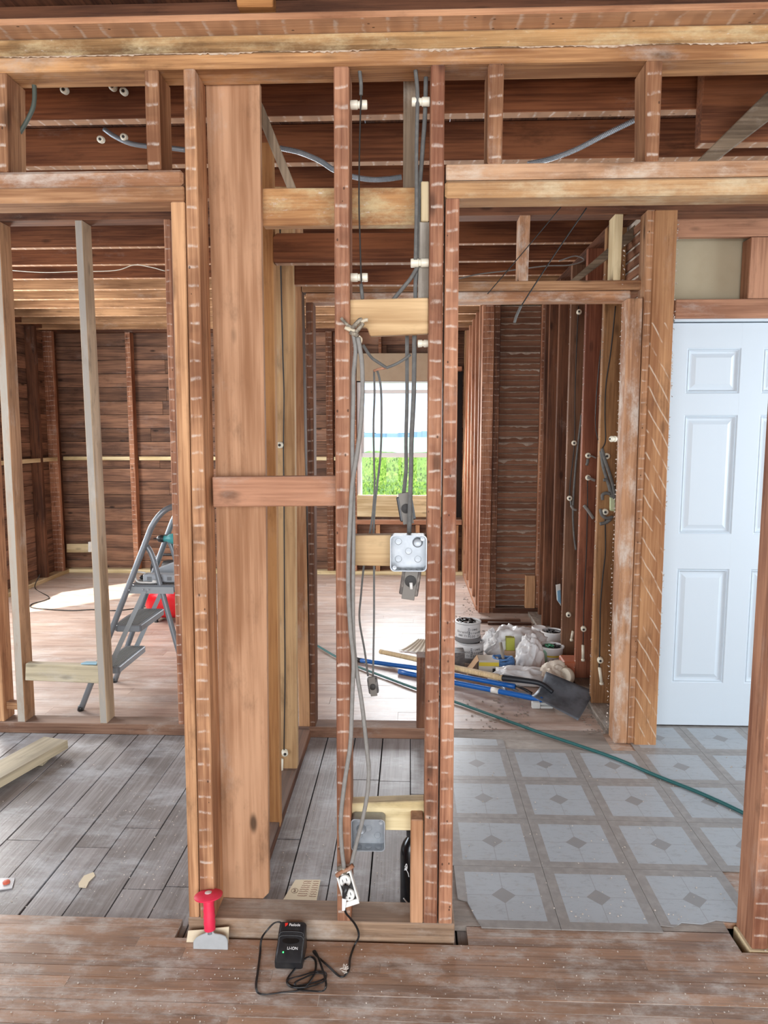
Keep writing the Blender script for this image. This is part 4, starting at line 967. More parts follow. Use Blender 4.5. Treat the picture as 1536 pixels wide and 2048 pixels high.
pw('gray cable end curling down left of the pale outlet', [(1205, 1000), (1205, 990), (1212, 986), (1220, 988)], 3.68, .0085, CABLE, 'cloth_cable', 'cable')
pw('gray cable loop hooked round the knob under the outlet', [(1201, 1018), (1204, 1030), (1213, 1036), (1226, 1034)], 3.66, .0085, CABLE, 'cloth_cable', 'cable')
pw('gray cable end pointing left below the loop', [(1200, 1048), (1212, 1045), (1222, 1038)], 3.68, .0085, CABLE, 'cloth_cable', 'cable')
pw('short cable stub hanging under the upper knob of the second stud', [(1176, 918), (1175, 925), (1173, 931)], 4.08, .008, CABLE, 'cloth_cable', 'cable')
pw('short pale cable stub right of the upper knob of the second stud', [(1178, 911), (1186, 913), (1192, 916)], 4.07, .005, CABLEL, 'cloth_cable', 'cable')
pw('short gray cable stub right of the lower knob of the second stud', [(1175, 954), (1183, 958), (1190, 961)], 4.07, .0085, CABLEL, 'cloth_cable', 'cable')
pw('gray cable slanting down right on the second partition stud', [(1168, 1011), (1176, 1021), (1187, 1037)], 4.08, .0095, CABLEL, 'cloth_cable', 'cable')
pw('gray cable stub below the cable loop of the third stud', [(1142, 1011), (1147, 1018), (1153, 1020)], 4.46, .008, CABLEL, 'cloth_cable', 'cable')
for pts, Y, lab in (([(1166, 1290), (1166, 1318)], 4.10, 'white porcelain tube low on the second partition stud'), ([(1199, 1335), (1203, 1365)], 3.70, 'white porcelain tube low on the nearest partition stud'), ([(1146, 1262), (1143, 1278)], 4.47, 'white porcelain tube low on the third partition stud')):
    t = thing('porcelain_tube', lab, 'insulator', at(*pts[0], Y), 'porcelain tubes at the stud feet')
    tubeo('body', P2(pts, Y), .0085, PORC, t, 12, 1); tubeo('collar', [at(pts[1][0], pts[1][1], Y), at(pts[1][0] + .4, pts[1][1] + 4, Y)], .011, PORC, t, 12, 1)
tag(slab('outlet_stub', P2([(1221, 995), (1230, 995), (1230, 1023), (1221, 1022)], 3.68), (0, .02, 0), plain('pale_green_block', (206, 220, 180), .7), None, 'z', .001), 'pale green block where the gray cable ends meet', 'block')
o = thing('wall_switch_plate', 'blue and white switch box on the fourth partition stud', 'switch', at(1117, 1190, 4.88))
slab('plate', P2([(1112, 1170), (1121, 1168), (1122, 1212), (1114, 1200)], 4.875), (0, .01, 0), WHITEP, o, 'z', .001)
slab('face', P2([(1115, 1182), (1121, 1180), (1122, 1208), (1116, 1203)], 4.868), (0, .006, 0), plain('pale_blue_plastic', (130, 180, 214), .4), o, 'z', .001)

# ---- hose across the floor
hp = [fl(x, y, .008) for x, y in ((560, 1262), (600, 1279), (632, 1291), (672, 1314), (713, 1333), (770, 1355), (832, 1378), (908, 1404), (983, 1431), (1074, 1464), (1148, 1489), (1231, 1518), (1314, 1553), (1397, 1586), (1470, 1619), (1530, 1650))]
tag(tubeo('air_hose', [p + Vector((0, 0, .003)) for p in hp], .0075, GREENR), 'dark green air hose lying from the back room across the tiles', 'hose')
# ---- lumber on the left floor
a = fl(137, 1497, SUBZ + .03); b = fl(0, 1577, SUBZ + .03); d = (b - a).normalized(); far = a + d * 2.0; far.x = max(far.x, XL + .2)
d = (b - a); d.z = 0; d.normalize(); nrm = Vector((d.y, -d.x, 0)) * (1 if Vector((d.y, -d.x, 0)).y > 0 else -1)
L = .9
bm = bmesh.new(); e0 = a; e1 = a + nrm * .14
prism(bm, [a, e1, e1 + Vector((0, 0, .042)), a + Vector((0, 0, .042))], d * L); bmesh.ops.recalc_face_normals(bm, faces=bm.faces); bev(bm, .003)
ang = math.atan2(d.y, d.x); mrot = Matrix.Rotation(ang, 3, 'Z') @ Matrix(((0, 0, 1), (1, 0, 0), (0, 1, 0)))
plank = tag(finish('lumber_board', bm, W_LUM, None, mrot), 'pale sawn board poking in over the gray planks at the left', 'board')
for t in (.12, .75):
    c = a + d * L * t + nrm * .07
    tag(box('support_block', c.x - .035, c.x + .035, c.y - .035, c.y + .035, SUBZ + .001, SUBZ + .0295, W_LUM, None, 'z', .002), 'small wood offcut under the pale board, %s' % ('at its end' if t < .5 else 'farther out'), 'block')
# small packet
c = fl(13, 1768, SUBZ + .002); o = thing('plastic_packet', 'clear plastic packet with an orange piece on the gray planks', 'packet', c)
slab('wrapper', [fl(x, y, SUBZ + .002) for x, y in ((-2, 1782), (24, 1778), (30, 1757), (0, 1758))], (0, 0, .004), plain('cloudy_plastic', (176, 176, 180), .2), o, 'z', .001)
latheo('orange_piece', c + Vector((0, 0, .004)), (0, 0, 1), [(.012, 0), (.011, .006), (.004, .008), (0, .008)], plain('orange_plastic', (206, 96, 70), .5), o, 7)
# plaster flakes and crumbs over the floors
def flakes(name, regions, n, mat, lab, s0, s1, z):
    bm = bmesh.new()
    for i in range(n):
        x0, y0, x1, y1 = random.choice(regions); p = fl(random.uniform(x0, x1), random.uniform(y0, y1), z); s = random.uniform(s0, s1)
        m_ = random.randint(4, 6); a0_ = random.random() * 6; pts = [p + Vector((math.cos(a0_ + 6.283 * k / m_) * s * random.uniform(.5, 1), math.sin(a0_ + 6.283 * k / m_) * s * random.uniform(.5, 1), .0006)) for k in range(m_)]
        prism(bm, pts, Vector((0, 0, random.uniform(.0006, .003))))
    o = finish(name, bm, mat); tag(o, lab, 'debris', kind='stuff')
flakes('floor_crumbs', [(0, 1890, 520, 2048), (700, 1890, 1536, 2048), (0, 1890, 1536, 2048)], 420, PLASTER, 'crumbs of plaster over the strip floor', .0008, .0028, .001)
flakes('plank_crumbs', [(0, 1600, 370, 1835), (545, 1600, 840, 1800), (100, 1480, 370, 1800)], 300, PLASTER, 'crumbs of plaster on the gray planks', .001, .0032, SUBZ + .0015)
flakes('tile_crumbs', [(930, 1490, 1480, 1840)], 150, PLASTER, 'crumbs of plaster on the vinyl tiles', .0012, .004, .0048)
flakes('back_crumbs', [(905, 1230, 1110, 1300), (925, 1395, 1060, 1465), (1165, 1400, 1222, 1470), (925, 1170, 960, 1230)], 320, plain('gray_rubble', (130, 118, 108), .9, 0, .5, 60), 'crumbs of plaster along the partition foot', .003, .012, .001)
tag(slab('plaster_flake', [fl(x, y, SUBZ + .0015) for x, y in ((157, 1768), (168, 1752), (187, 1745), (190, 1752), (178, 1764), (172, 1776), (158, 1775))], (0, 0, .002), PAPER, None, 'z', 0), 'cream plaster flake lying flat on the gray planks', 'flake')
bm = bmesh.new()
for i in range(7):
    c = fl(691, 1940, .012) + Vector((random.uniform(-.01, .01), random.uniform(-.006, .006), random.uniform(-.006, .008))); tube(bm, [c + Vector((random.uniform(-.008, .008), random.uniform(-.006, .006), random.uniform(-.005, .006))) for _ in range(5)], .0014, 5, 4)
tag(finish('twine_scrap', bm, PLASTER, None, 'z', True), 'small tangled scrap of string beside the cord', 'scrap')

# ---- step ladder (climbing side faces left, so the rails recede)
ff = fl(161, 1421); fb = fl(239, 1364)
LX, LY0, LW = ff.x, ff.y, fb.y - ff.y
lad = thing('step_ladder', 'gray steel three step ladder standing in the left back room', 'ladder', (LX, LY0 + LW / 2, 0))
hx = at(284, 1089, LY0).x - LX; hz = at(284, 1089, LY0).z
tz = at(345, 1010, LY0 + .1).z
def LP(x, y, z): return Vector((LX + x, LY0 + y, z))
ins = .045
g = [(0, 0, .0), (hx * .5, ins * .5, hz * .5), (hx, ins, hz), (hx + .045, ins, hz + .10), (hx + .10, ins + .012, tz - .03), (hx + .155, ins + .05, tz)]
g2 = [(x, LW - y, z) for x, y, z in g]
tubeo('front_rail', [LP(*p) for p in g], .0155, STEELG, lad, 12)
tubeo('front_rail', [LP(*p) for p in g2], .0155, STEELG, lad, 12)
tubeo('handle', [LP(hx + .15, ins + .045, tz - .001), LP(hx + .16, LW / 2, tz + .002), LP(hx + .15, LW - ins - .045, tz - .001)], .0155, RUBBER, lad, 12)
rx = at(357, 1305, LY0); rdx = hx + .62 - hx
for y in (ins + .02, LW - ins - .02):
    leg = [at(px_, py_, LY0 + .06) + Vector((0, y - .06, 0)) for px_, py_ in ((286, 1090), (296, 1097), (307, 1122), (323, 1181), (357, 1305))]
    e = leg[-1] + (leg[-1] - leg[-2]) * (leg[-1].z / (leg[-2].z - leg[-1].z)); leg.append(Vector((e.x, e.y, .012)))
    tubeo('rear_leg', leg, .0145, STEELG, lad, 12)
    tubeo('rubber_foot', [leg[-1] - Vector((0, 0, .011)), leg[-1] + Vector((-.006, 0, .018))], .018, RUBBER, lad, 12, 1)
def step(name, x0, x1, z, th, y0, y1, roundf=.03):
    bm = bmesh.new(); pts = [(x0 + roundf, y0), (x1 - .01, y0), (x1, y0 + .012), (x1, y1 - .012), (x1 - .01, y1), (x0 + roundf, y1), (x0 + .006, y1 - .02), (x0, (y0 + y1) / 2), (x0 + .006, y0 + .02)]
    prism(bm, [LP(x, y, z - th) for x, y in pts], Vector((0, 0, th))); bmesh.ops.recalc_face_normals(bm, faces=bm.faces); bev(bm, .003)
    s = finish(name, bm, STEELG, lad)
    n = int((x1 - x0 - .03) / .011)
    for i in range(n):
        x = x0 + .018 + i * .011
        box('tread_rib', LX + x, LX + x + .006, LY0 + y0 + .02, LY0 + y1 - .02, z, z + .0022, plain('tread_rubber', (104, 104, 102), .8) if 'tread_rubber' not in bpy.data.materials else bpy.data.materials['tread_rubber'], s, 'y', 0)
    return s
fx = lambda z: hx * z / hz
step('step', fx(.235) - .015, fx(.235) + .115, .235, .035, .022, LW - .022)
step('step', fx(.465) - .015, fx(.465) + .145, .465, .035, .034, LW - .034)
pz = .685
step('platform', fx(pz) - .01, fx(pz) + .33, pz, .04, .05, LW - .05)
STF = plain('light_steel_bar', (150, 156, 160), .4, .3)
for y in (.032, LW - .032):
    slab('side_bar', [LP(fx(pz) + .07, y, pz - .03), LP(fx(pz) + .095, y, pz - .03), LP(fx(.25) + .060, y, .215), LP(fx(.25) + .030, y, .215)], (0, .003, 0), STF, lad, 'z', 0)
    slab('platform_bracket', [LP(fx(pz) - .005, y + .006, pz - .045), LP(fx(pz) + .24, y + .006, pz - .045), LP(fx(pz) + .24, y + .006, pz - .008), LP(fx(pz) - .005, y + .006, pz - .008)], (0, .003, 0), STF, lad, 'x', 0)
for (x, y, z) in ((hx - .004, ins - .0, hz - .02), (fx(pz) + .01, .024, pz - .02), (fx(pz) + .08, .030, pz - .02), (fx(pz) + .11, .030, pz - .02)):
    latheo('rivet', LP(x, y - .012, z), (0, -1, 0), [(.004, -.004), (.004, .002), (.002, .003), (0, .003)], GALV, lad, 10)
for p in (g[0], g2[0]): tubeo('rubber_foot', [LP(p[0], p[1], .001), LP(p[0] + .006, p[1], .025)], .017, RUBBER, lad, 12, 1)
# things on the ladder platform
pzz = pz + .0025
ps = thing('power_strip', 'gray power strip with white flex lying on the ladder platform', 'power strip', LP(fx(pz) + .1, .17, pzz))
box('case', LX + fx(pz) + .05, LX + fx(pz) + .30, LY0 + .10, LY0 + .16, pzz, pzz + .045, plain('gray_tool_case', (164, 170, 176), .45), ps, 'x', .006)
for i in range(4): box('socket', LX + fx(pz) + .075 + i * .055, LX + fx(pz) + .10 + i * .055, LY0 + .098, LY0 + .10, pzz + .012, pzz + .032, plain('socket_gray', (120, 124, 128), .5), ps, 'x', 0)
tubeo('flex', [LP(fx(pz) + .06, .12, pzz + .05), LP(fx(pz) + .015, .10, pzz + .055), LP(fx(pz) + .03, .075, pzz + .012), LP(fx(pz) + .09, .07, pzz + .006), LP(fx(pz) + .12, .072, pzz + .006)], .005, WHITEP, ps, 8)
tubeo('flex_plug', [LP(fx(pz) + .115, .072, pzz + .010), LP(fx(pz) + .14, .074, pzz + .010)], .009, WHITEP, ps, 10, 1)
t = thing('charging_base', 'flat black tool base under the gray case on the ladder platform', 'tool', LP(fx(pz) + .06, .22, pzz))
box('base', LX + fx(pz) + .0, LX + fx(pz) + .13, LY0 + .18, LY0 + .24, pzz, pzz + .02, RUBBER, t, 'x', .005)
t = thing('tool_case', 'light gray slanted tool body on the ladder platform behind the strip', 'tool', LP(fx(pz) + .15, .20, pzz))
slab('body', [LP(fx(pz) + .06, .245, pzz), LP(fx(pz) + .28, .245, pzz), LP(fx(pz) + .28, .245, pzz + .105), LP(fx(pz) + .24, .245, pzz + .11), LP(fx(pz) + .08, .245, pzz + .05)], (0, .05, 0), plain('silver_gray', (170, 176, 182), .4, .2), t, 'x', .006)
box('switch_block', LX + fx(pz) + .21, LX + fx(pz) + .26, LY0 + .235, LY0 + .2445, pzz + .05, pzz + .09, plain('beige_switch', (176, 170, 156), .5), t, 'x', .003)
dr = thing('cordless_drill', 'teal and black cordless drill standing on the ladder platform', 'drill', LP(fx(pz) + .16, .34, pzz))
bx0 = LP(fx(pz) + .16, .34, pzz)
box('battery', bx0.x - .045, bx0.x + .035, bx0.y - .03, bx0.y + .03, pzz, pzz + .055, plain('teal_light', (120, 178, 190), .45), dr, 'x', .006)
tubeo('grip', [bx0 + Vector((0, 0, .055)), bx0 + Vector((.004, 0, .11)), bx0 + Vector((.0, 0, .17))], .018, TEAL, dr, 14)
latheo('motor_housing', bx0 + Vector((.07, 0, .205)), (-1, 0, 0), [(.010, 0), (.028, .006), (.032, .03), (.032, .08), (.026, .11), (.018, .12), (.018, .14)], TEAL, dr, 24)
latheo('chuck', bx0 + Vector((-.07, 0, .205)), (-1, 0, 0), [(.020, 0), (.022, .01), (.020, .03), (.010, .04), (.004, .041), (.004, .06), (0, .06)], RUBBER, dr, 20)
cg = thing('cord_coil', 'coil of black and white cord heaped on the ladder platform', 'cord', LP(fx(pz) + .29, .16, pzz))
bm = bmesh.new(); c = LP(fx(pz) + .285, .185, pzz + .06)
for k in range(5): tube(bm, [c + Vector((.035 * math.cos(a) * (1 - .06 * k), .004 * k - .01 + .004 * math.sin(3 * a), .050 * math.sin(a) * (1 - .08 * k))) for a in [2 * math.pi * i / 12 for i in range(13)]], .0042, 6, 3)
finish('coil', bm, RUBBER, cg, 'z', True)
tubeo('white_cord', [c + Vector((.04 * math.cos(a), -.018, .055 * math.sin(a))) for a in [math.pi * (i / 8) for i in range(9)]], .0045, WHITEP, cg, 8)
ph = at(181, 1322, YB + .02); topz = za(120, 1330, YB) 
tag(slab('phone', [Vector((xa(164, 3.36, topz), 3.345, topz + .001)), Vector((xa(196, 3.36, topz), 3.345, topz + .001)), Vector((xa(197, 3.36, topz), 3.378, topz + .001)), Vector((xa(169, 3.36, topz), 3.378, topz + .001))], (0, 0, .008), plain('pale_blue_case', (150, 186, 202), .35), None, 'z', .002), 'pale blue flat gadget lying on the block between two gray studs', 'gadget')
# ---- compressor
cc = fl(352, 1246); CY = cc.y + .1; ck = thing('air_compressor', 'red tank air compressor on the floor beyond the ladder', 'compressor', (cc.x, CY, 0))
x0 = xa(294, CY, .17); cz = .185; 
latheo('tank', (x0, CY, cz), (1, 0, 0), [(.0, 0), (.05, .004), (.11, .022), (.15, .055), (.165, .09), (.165, .40), (.15, .435), (.11, .468), (.05, .486), (0, .49)], REDP, ck, 36)
for x in (x0 + .10, x0 + .39): box('foot_bracket', x - .015, x + .015, CY - .09, CY + .09, .018, .06, RUBBER, ck, 'y', .003)
for x in (x0 + .10, x0 + .39):
    for y in (-.08, .08): latheo('rubber_foot', (x, CY + y, 0.001), (0, 0, 1), [(.018, 0), (.014, .02), (0, .02)], RUBBER, ck, 12)
box('motor_mount', x0 + .10, x0 + .42, CY - .07, CY + .07, cz + .135, cz + .155, RUBBER, ck, 'x', .003)
latheo('motor', (x0 + .14, CY, cz + .23), (1, 0, 0), [(.05, 0), (.07, .01), (.075, .04), (.075, .22), (.06, .25), (0, .25)], RUBBER, ck, 24)
tubeo('handle', [(x0 + .06, CY, cz + .13), (x0 + .05, CY, cz + .25), (x0 + .12, CY, cz + .34), (x0 + .40, CY, cz + .34)], .011, RUBBER, ck, 10)
latheo('gauge', (x0 + .2, CY - .10, cz + .17), (0, -1, .3), [(.02, 0), (.02, .015), (.017, .017), (0, .017)], WHITEP, ck, 16)
wire('floor_cord', 'thin black cord looping over the back room floor to the compressor', 'cord', [(0, 0)] * 0 or [(60, 1138, 6.9), (78, 1162, 6.75)], 6.9, .004, WIRE) if False else None
fc = [fl(x, y, .006) for x, y in ((70, 1176), (97, 1193), (91, 1200), (64, 1208), (64, 1215), (102, 1219), (145, 1221), (188, 1219), (222, 1221), (255, 1219), (290, 1213), (320, 1205))]
tag(tubeo('floor_cord', [Vector((xh + .05, fc[0].y + .1, .12))] + fc, .0045, WIRE), 'thin black cord looping across the back room floor to the compressor', 'cord')

# ---- the heap of supplies by the partition
def spool(c, r, h, lab, top=BLACKG):
    t = thing('wire_spool', lab, 'spool', c, 'labelled wire spools')
    latheo('lower_flange', c, (0, 0, 1), [(r * .97, 0), (r, .004), (r * .985, .028), (r * .93, .03)], plain('flange_gray', (120, 120, 122), .5), t, 40)
    lb = latheo('label', c + Vector((0, 0, .03)), (0, 0, 1), [(r * .93, 0), (r * .935, .002), (r * .935, h - .045), (r * .93, h - .043)], plain('label_white', (214, 216, 218), .55), t, 40)
    latheo('rim', c + Vector((0, 0, h - .014)), (0, 0, 1), [(r * .94, 0), (r, .004), (r, .012), (r * .88, .014), (r * .86, .010), (r * .86, -.002)], plain('rim_white', (196, 198, 200), .5), t, 40)
    bm = bmesh.new()
    for k in range(26):
        a = random.random() * 6.28; rr_ = random.uniform(.3, .75) * r
        tube(bm, [c + Vector((rr_ * math.cos(a + b_), rr_ * math.sin(a + b_), h - .012 + random.uniform(-.006, .012))) for b_ in (0, .4, .8, 1.2)], .0042, 5, 3)
    finish('wound_wire', bm, top, t, 'z', True)
    return t
def wrap(t, txt, c, r, z, size, mat, a0=0, da=None):
    for i, chh in enumerate(txt):
        a = a0 + (i - (len(txt) - 1) / 2) * (size * .60 / r)
        p = Vector((c.x + r * math.sin(a), c.y - r * math.cos(a), z))
        if chh != ' ': lettering(t, chh, size, frame_m(p, (math.cos(a), math.sin(a), 0), (0, 0, 1)), mat, 'lettering', .0003)
BLK = plain('black_print', (24, 26, 30), .6)
sr = .088
c2 = fl(940, 1318); c2.z = .001; c1 = c2 + Vector((-.018, -.005, .133))
s2 = spool(c2, sr * 1.06, .128, 'labelled wire spool on the floor under the other spool')
s1 = spool(c1, sr, .132, 'labelled wire spool stacked on top of the other spool')
for t_, c_, r_s in ((s1, c1, sr), (s2, c2, sr * 1.06)):
    rr_ = r_s * .937 + .0006
    wrap(t_, '12AWG', c_, rr_, c_.z + .088, .018, BLK, .42); wrap(t_, 'Stranded', c_, rr_, c_.z + .066, .022, BLK, .62); wrap(t_, '500 ft', c_, rr_, c_.z + .043, .022, BLK, .55)
    wrap(t_, 'Strand', c_, rr_, c_.z + .072, .022, BLK, -.55); wrap(t_, '500 ft', c_, rr_, c_.z + .048, .018, BLK, -.5)
    bm = bmesh.new()
    for k in range(9):
        a = .02; p = Vector((c_.x + rr_ * math.sin(a), c_.y - rr_ * math.cos(a) - .0002, c_.z + .040 + k * .007)); bx(bm, p.x - .007, p.x + .005, p.y, p.y + .0006, p.z, p.z + .003)
    finish('size_table', bm, BLK, t_)
def pail(px, pyb, r, h, lab, mat, contents, Yoff=0, lid=False, band=None):
    c = fl(px, pyb); c.y += Yoff + r; c.z = .001
    t = thing('pail', lab, 'pail', c, 'white plastic pails')
    latheo('body', c, (0, 0, 1), [(r * .80, 0), (r * .82, .003), (r * .92, h - .012), (r * 1.0, h - .010), (r * 1.02, h - .004), (r * 1.0, h), (r * .90, h), (r * .88, h - .006), (r * .8, h * .55), (0, h * .55)], mat, t, 40)
    bm = bmesh.new()
    for k in range(22):
        a = random.random() * 6.28
        tube(bm, [c + Vector((random.uniform(.1, .8) * r * math.cos(a + q * 1.5), random.uniform(.1, .8) * r * math.sin(a + q * 1.5), h - .022 + random.uniform(-.008, .02))) for q in range(4)], .0038, 5, 3)
    finish('contents', bm, contents, t, 'z', True)
    if band: latheo('yellow_band', c + Vector((0, 0, h * .48)), (0, 0, 1), [(r * .875, 0), (r * .885, h * .12)], band, t, 40)
    return t, c
PAILW = plain('pail_white', (226, 228, 230), .35)
YB_ = plain('yellow_print', (226, 204, 60), .5)
BWIRE = plain('black_scrap_wire', (36, 38, 42), .4); GWIRE = plain('green_scrap_wire', (60, 150, 110), .4)
t, c = pail(1110, 1305, .080, .125, 'white pail of black offcuts farther back against the studs', PAILW, BWIRE, .02)
t, c = pail(1107, 1334, .082, .118, 'white pail of black and green wire with a yellow printed band', PAILW, BWIRE, 0, band=YB_)
wrap(t, 'SMS', c, .0735, .040, .018, BLK, .1)
bm = bmesh.new()
for k in range(8): tube(bm, [c + Vector((random.uniform(-.04, .01), random.uniform(-.04, .03), .105 + random.uniform(0, .02))) for q in range(4)], .0035, 5, 3)
finish('green_wire', bm, GWIRE, t, 'z', True)
latheo('clear_jug_side', c + Vector((-.055, -.035, .0)), (0, 0, 1), [(.03, 0), (.03, .085), (.02, .1), (0, .1)], plain('green_clear', (150, 196, 176), .2), t, 20)
c = fl(1077, 1284); c.z = .001; t = thing('jar', 'white lidded jar standing behind the plastic bag', 'jar', c)
latheo('body', c, (0, 0, 1), [(.044, 0), (.05, .006), (.05, .075), (.044, .085)], plain('jar_body', (176, 196, 208), .25), t, 28)
latheo('lid', c + Vector((0, 0, .085)), (0, 0, 1), [(.050, 0), (.052, .004), (.052, .024), (.046, .028), (.036, .024), (0, .024)], PAILW, t, 28)
def bag_mat():
    m, n, b = mk('thin_white_plastic'); b.inputs['Base Color'].default_value = srgb(232, 234, 236); b.inputs['Roughness'].default_value = .3
    b.inputs['Transmission Weight'].default_value = .12; return m
BAG = bag_mat()
def bag(px, py, ax_, ay_, az_, lab, seed, mat=BAG, tie=None, rotz=0):
    c = fl(px, py); bm = bmesh.new(); bmesh.ops.create_icosphere(bm, subdivisions=5, radius=1)
    for v in bm.verts:
        p = v.co.copy(); q = p * 1.9 + Vector((seed, seed * 2, 0))
        ridge = 1 - abs(noise.noise(q)) * 2.0; r2 = 1 - abs(noise.noise(q * 2.3)) * 2
        s = .78 + .22 * ridge + .10 * r2 + .04 * (1 - abs(noise.noise(q * 6)) * 2)
        s *= 1 + .25 * noise.noise(p * 1.1 + Vector((seed * 3, 0, 0)))
        z = max(p.z * s, -.25)
        x_, y_ = p.x * s * ax_, p.y * s * ay_
        v.co = Vector((c.x + x_ * math.cos(rotz) - y_ * math.sin(rotz), c.y + x_ * math.sin(rotz) + y_ * math.cos(rotz), .003 + (z + .25) * az_))
    return tag(finish('plastic_bag', bm, mat, None, 'z', True), lab, 'bag', 'crumpled plastic bags')
bag(1033, 1312, .20, .13, .165, 'largest crumpled white plastic bag humped behind the boxes', 3.1)
bag(1058, 1338, .085, .06, .165, 'white plastic bag peaking in front of the large bag', 8.3)
bag(1045, 1364, .19, .07, .075, 'low white plastic bag spread in front of the blue cord', 5.7, rotz=-.1)
bag(1108, 1368, .10, .06, .10, 'cream plastic bag slumped behind the shovel blade', 12.4, plain('cream_plastic', (214, 204, 190), .4))
bag(982, 1300, .06, .06, .12, 'small white plastic bag behind the carton with yellow label', 17.9)
# carton with yellow label
def pbox(name, lab, cat, pts_front, dv, mat, group=None, z0=.002, parts=None):
    pass
c = fl(962, 1354); t = thing('carton', 'small open carton with a yellow and white label', 'box', c)
X0_, Y0_ = c.x - .015, c.y; H = .105
box('body', X0_, X0_ + .125, Y0_, Y0_ + .11, .002, H, plain('carton_white', (200, 196, 186), .6), t, 'x', .001)
slab('open_flap', [(X0_ - .002, Y0_, H), (X0_ - .072, Y0_ - .01, .012), (X0_ - .072, Y0_ + .10, .012), (X0_ - .002, Y0_ + .11, H)], (.002, 0, .001), CARD, t, 'y', 0)
box('yellow_label', X0_ + .002, X0_ + .123, Y0_ - .0012, Y0_, H - .035, H - .012, YB_, t, 'x', 0)
box('label_print', X0_ + .085, X0_ + .112, Y0_ - .0012, Y0_, .022, .055, BLK, t, 'x', 0)
c = fl(915, 1340); t = tag(box('dark_box', c.x - .06, c.x + .045, c.y, c.y + .12, .002, .11, plain('dark_gray_box', (92, 90, 92), .6, 0, .3, 20), None, 'x', .003), 'dark gray box at the foot of the two spools', 'box')
# blue cord bundle round a gray stick
c = fl(1007, 1354); c.y += .05; t = thing('cord_bundle', 'bundle of blue cord wound round an upright gray stick', 'cord', c)
tubeo('stick', [c + Vector((.02, 0, .01)), c + Vector((-.015, .01, .20))], .010, W_GRAY, t, 10, 1)
bm = bmesh.new()
for k in range(26):
    z = .014 + k * .0038; rr_ = .060 - .0006 * abs(k - 13) + random.uniform(-.004, .003); ph_ = random.random() * 6
    tube(bm, [c + Vector((rr_ * 1.2 * math.cos(a + ph_), rr_ * .8 * math.sin(a + ph_), z + .006 * math.sin(a * 2 + ph_) +   .003 * math.sin(5 * a))) for a in [2 * math.pi * i / 12 for i in range(13)]], .0048, 6, 3)
finish('wound_cord', bm, plain('blue_cord', (84, 130, 186), .6), t, 'z', True)
c = fl(1018, 1325); tag(box('yellow_box', c.x - .02, c.x + .035, c.y, c.y + .05, .08, .165, plain('yellow_green_card', (176, 180, 70), .6), None, 'z', .002), 'yellow green card box standing behind the blue cord', 'box')
tag(box('under_box', c.x - .03, c.x + .045, c.y - .005, c.y + .06, .002, .079, CARD, None, 'z', .002), 'brown box carrying the yellow green box', 'box')
c = fl(1050, 1335); tag(slab('yellow_carton', [c + Vector((-.03, -.04, .10)), c + Vector((.04, -.045, .11)), c + Vector((.045, -.045, .155)), c + Vector((-.028, -.04, .145))], (0, .04, 0), YB_, None, 'x', .002), 'yellow carton poking out between the plastic bags', 'box')
# red brown box and cream roll
c = fl(1136, 1364); t = tag(box('brown_carton', c.x - .03, c.x + .085, c.y, c.y + .14, .002, .125, plain('red_brown_card', (164, 92, 62), .55, 0, .2, 30, (190, 120, 88)), None, 'x', .008), 'rust brown carton against the foot of the partition', 'box')
c = fl(1136, 1372); latheo_ = latheo('cream_roll', c + Vector((0, .0, .06)), (-.6, -.5, .15), [(.0, 0), (.045, .0), (.050, .006), (.050, .03), (.045, .036), (.02, .036), (.02, .03), (0, .03)], plain('cream_roll_plastic', (208, 200, 184), .5), None, 28)
tag(latheo_, 'cream plastic roll tilted between the cream bag and brown carton', 'roll')
# shovel and handled tools
sc = thing('shovel', 'flat steel shovel with wooden handle resting on the heap', 'shovel', fl(1120, 1400))
def PZ(px, py, z): return fl(px, py, z)
B_, R_, T_, L_ = PZ(1156, 1441, .004), PZ(1188, 1383, .075), PZ(1092, 1343, .155), PZ(1063, 1392, .06)
bm = bmesh.new(); nu, nv = 14, 12; G = []
for i in range(nu + 1):
    row = []
    for j in range(nv + 1):
        u, v = i / nu, j / nv
        p = L_.lerp(B_, u).lerp(T_.lerp(R_, u), v)
        edge = (2 * v - 1) ** 2
        nrm_ = (B_ - L_).cross(T_ - L_).normalized()
        if nrm_.z < 0: nrm_ = -nrm_
        p = p - nrm_ * (.035 * (1 - edge) * (1 - u * .75)) + Vector((0, 0, .0))
        p.z = max(p.z, .003); row.append(bm.verts.new(p))
    G.append(row)
for i in range(nu):
    for j in range(nv): bm.faces.new((G[i][j], G[i + 1][j], G[i + 1][j + 1], G[i][j + 1]))
bmesh.ops.recalc_face_normals(bm, faces=bm.faces)
bmesh.ops.solidify(bm, geom=list(bm.faces), thickness=.0022)
finish('blade', bm, plain('worn_shovel_steel', (112, 120, 130), .45, .3, .8, 9, (64, 68, 74)), sc, 'z', True)
h0, h1 = PZ(761, 1303, .045), PZ(1005, 1356, .12)
h2 = L_.lerp(T_, .5) + Vector((.01, 0, .0))
hs_ = h0.lerp(h1, 1)
tubeo('handle', [h0, h0.lerp(h1, .5), h1], lambda t: .0155 + .002 * t, W_HANDLE, sc, 16)
tubeo('socket', [h1 - (h1 - h0) * .02, h1.lerp(h2, .5) + Vector((0, 0, .004)), h2, h2.lerp(L_.lerp(T_, .5).lerp(B_.lerp(R_, .5), .3), 1) - Vector((0, 0, .012))], lambda t: .019 - .008 * t, plain('black_socket', (46, 50, 56), .45, .3), sc, 14)
def pole(pts, lab, r, parts=()):
    t = thing('long_handled_tool', lab, 'tool', PZ(*pts[0]), 'blue handled tools')
    tubeo('blue_handle', [PZ(*p) for p in pts], r, BLUEP, t, 14)
    for a, b, m, nm in parts: tubeo(nm, [PZ(*a), PZ(*b)], r * 1.06, m, t, 14, 1)
    return t
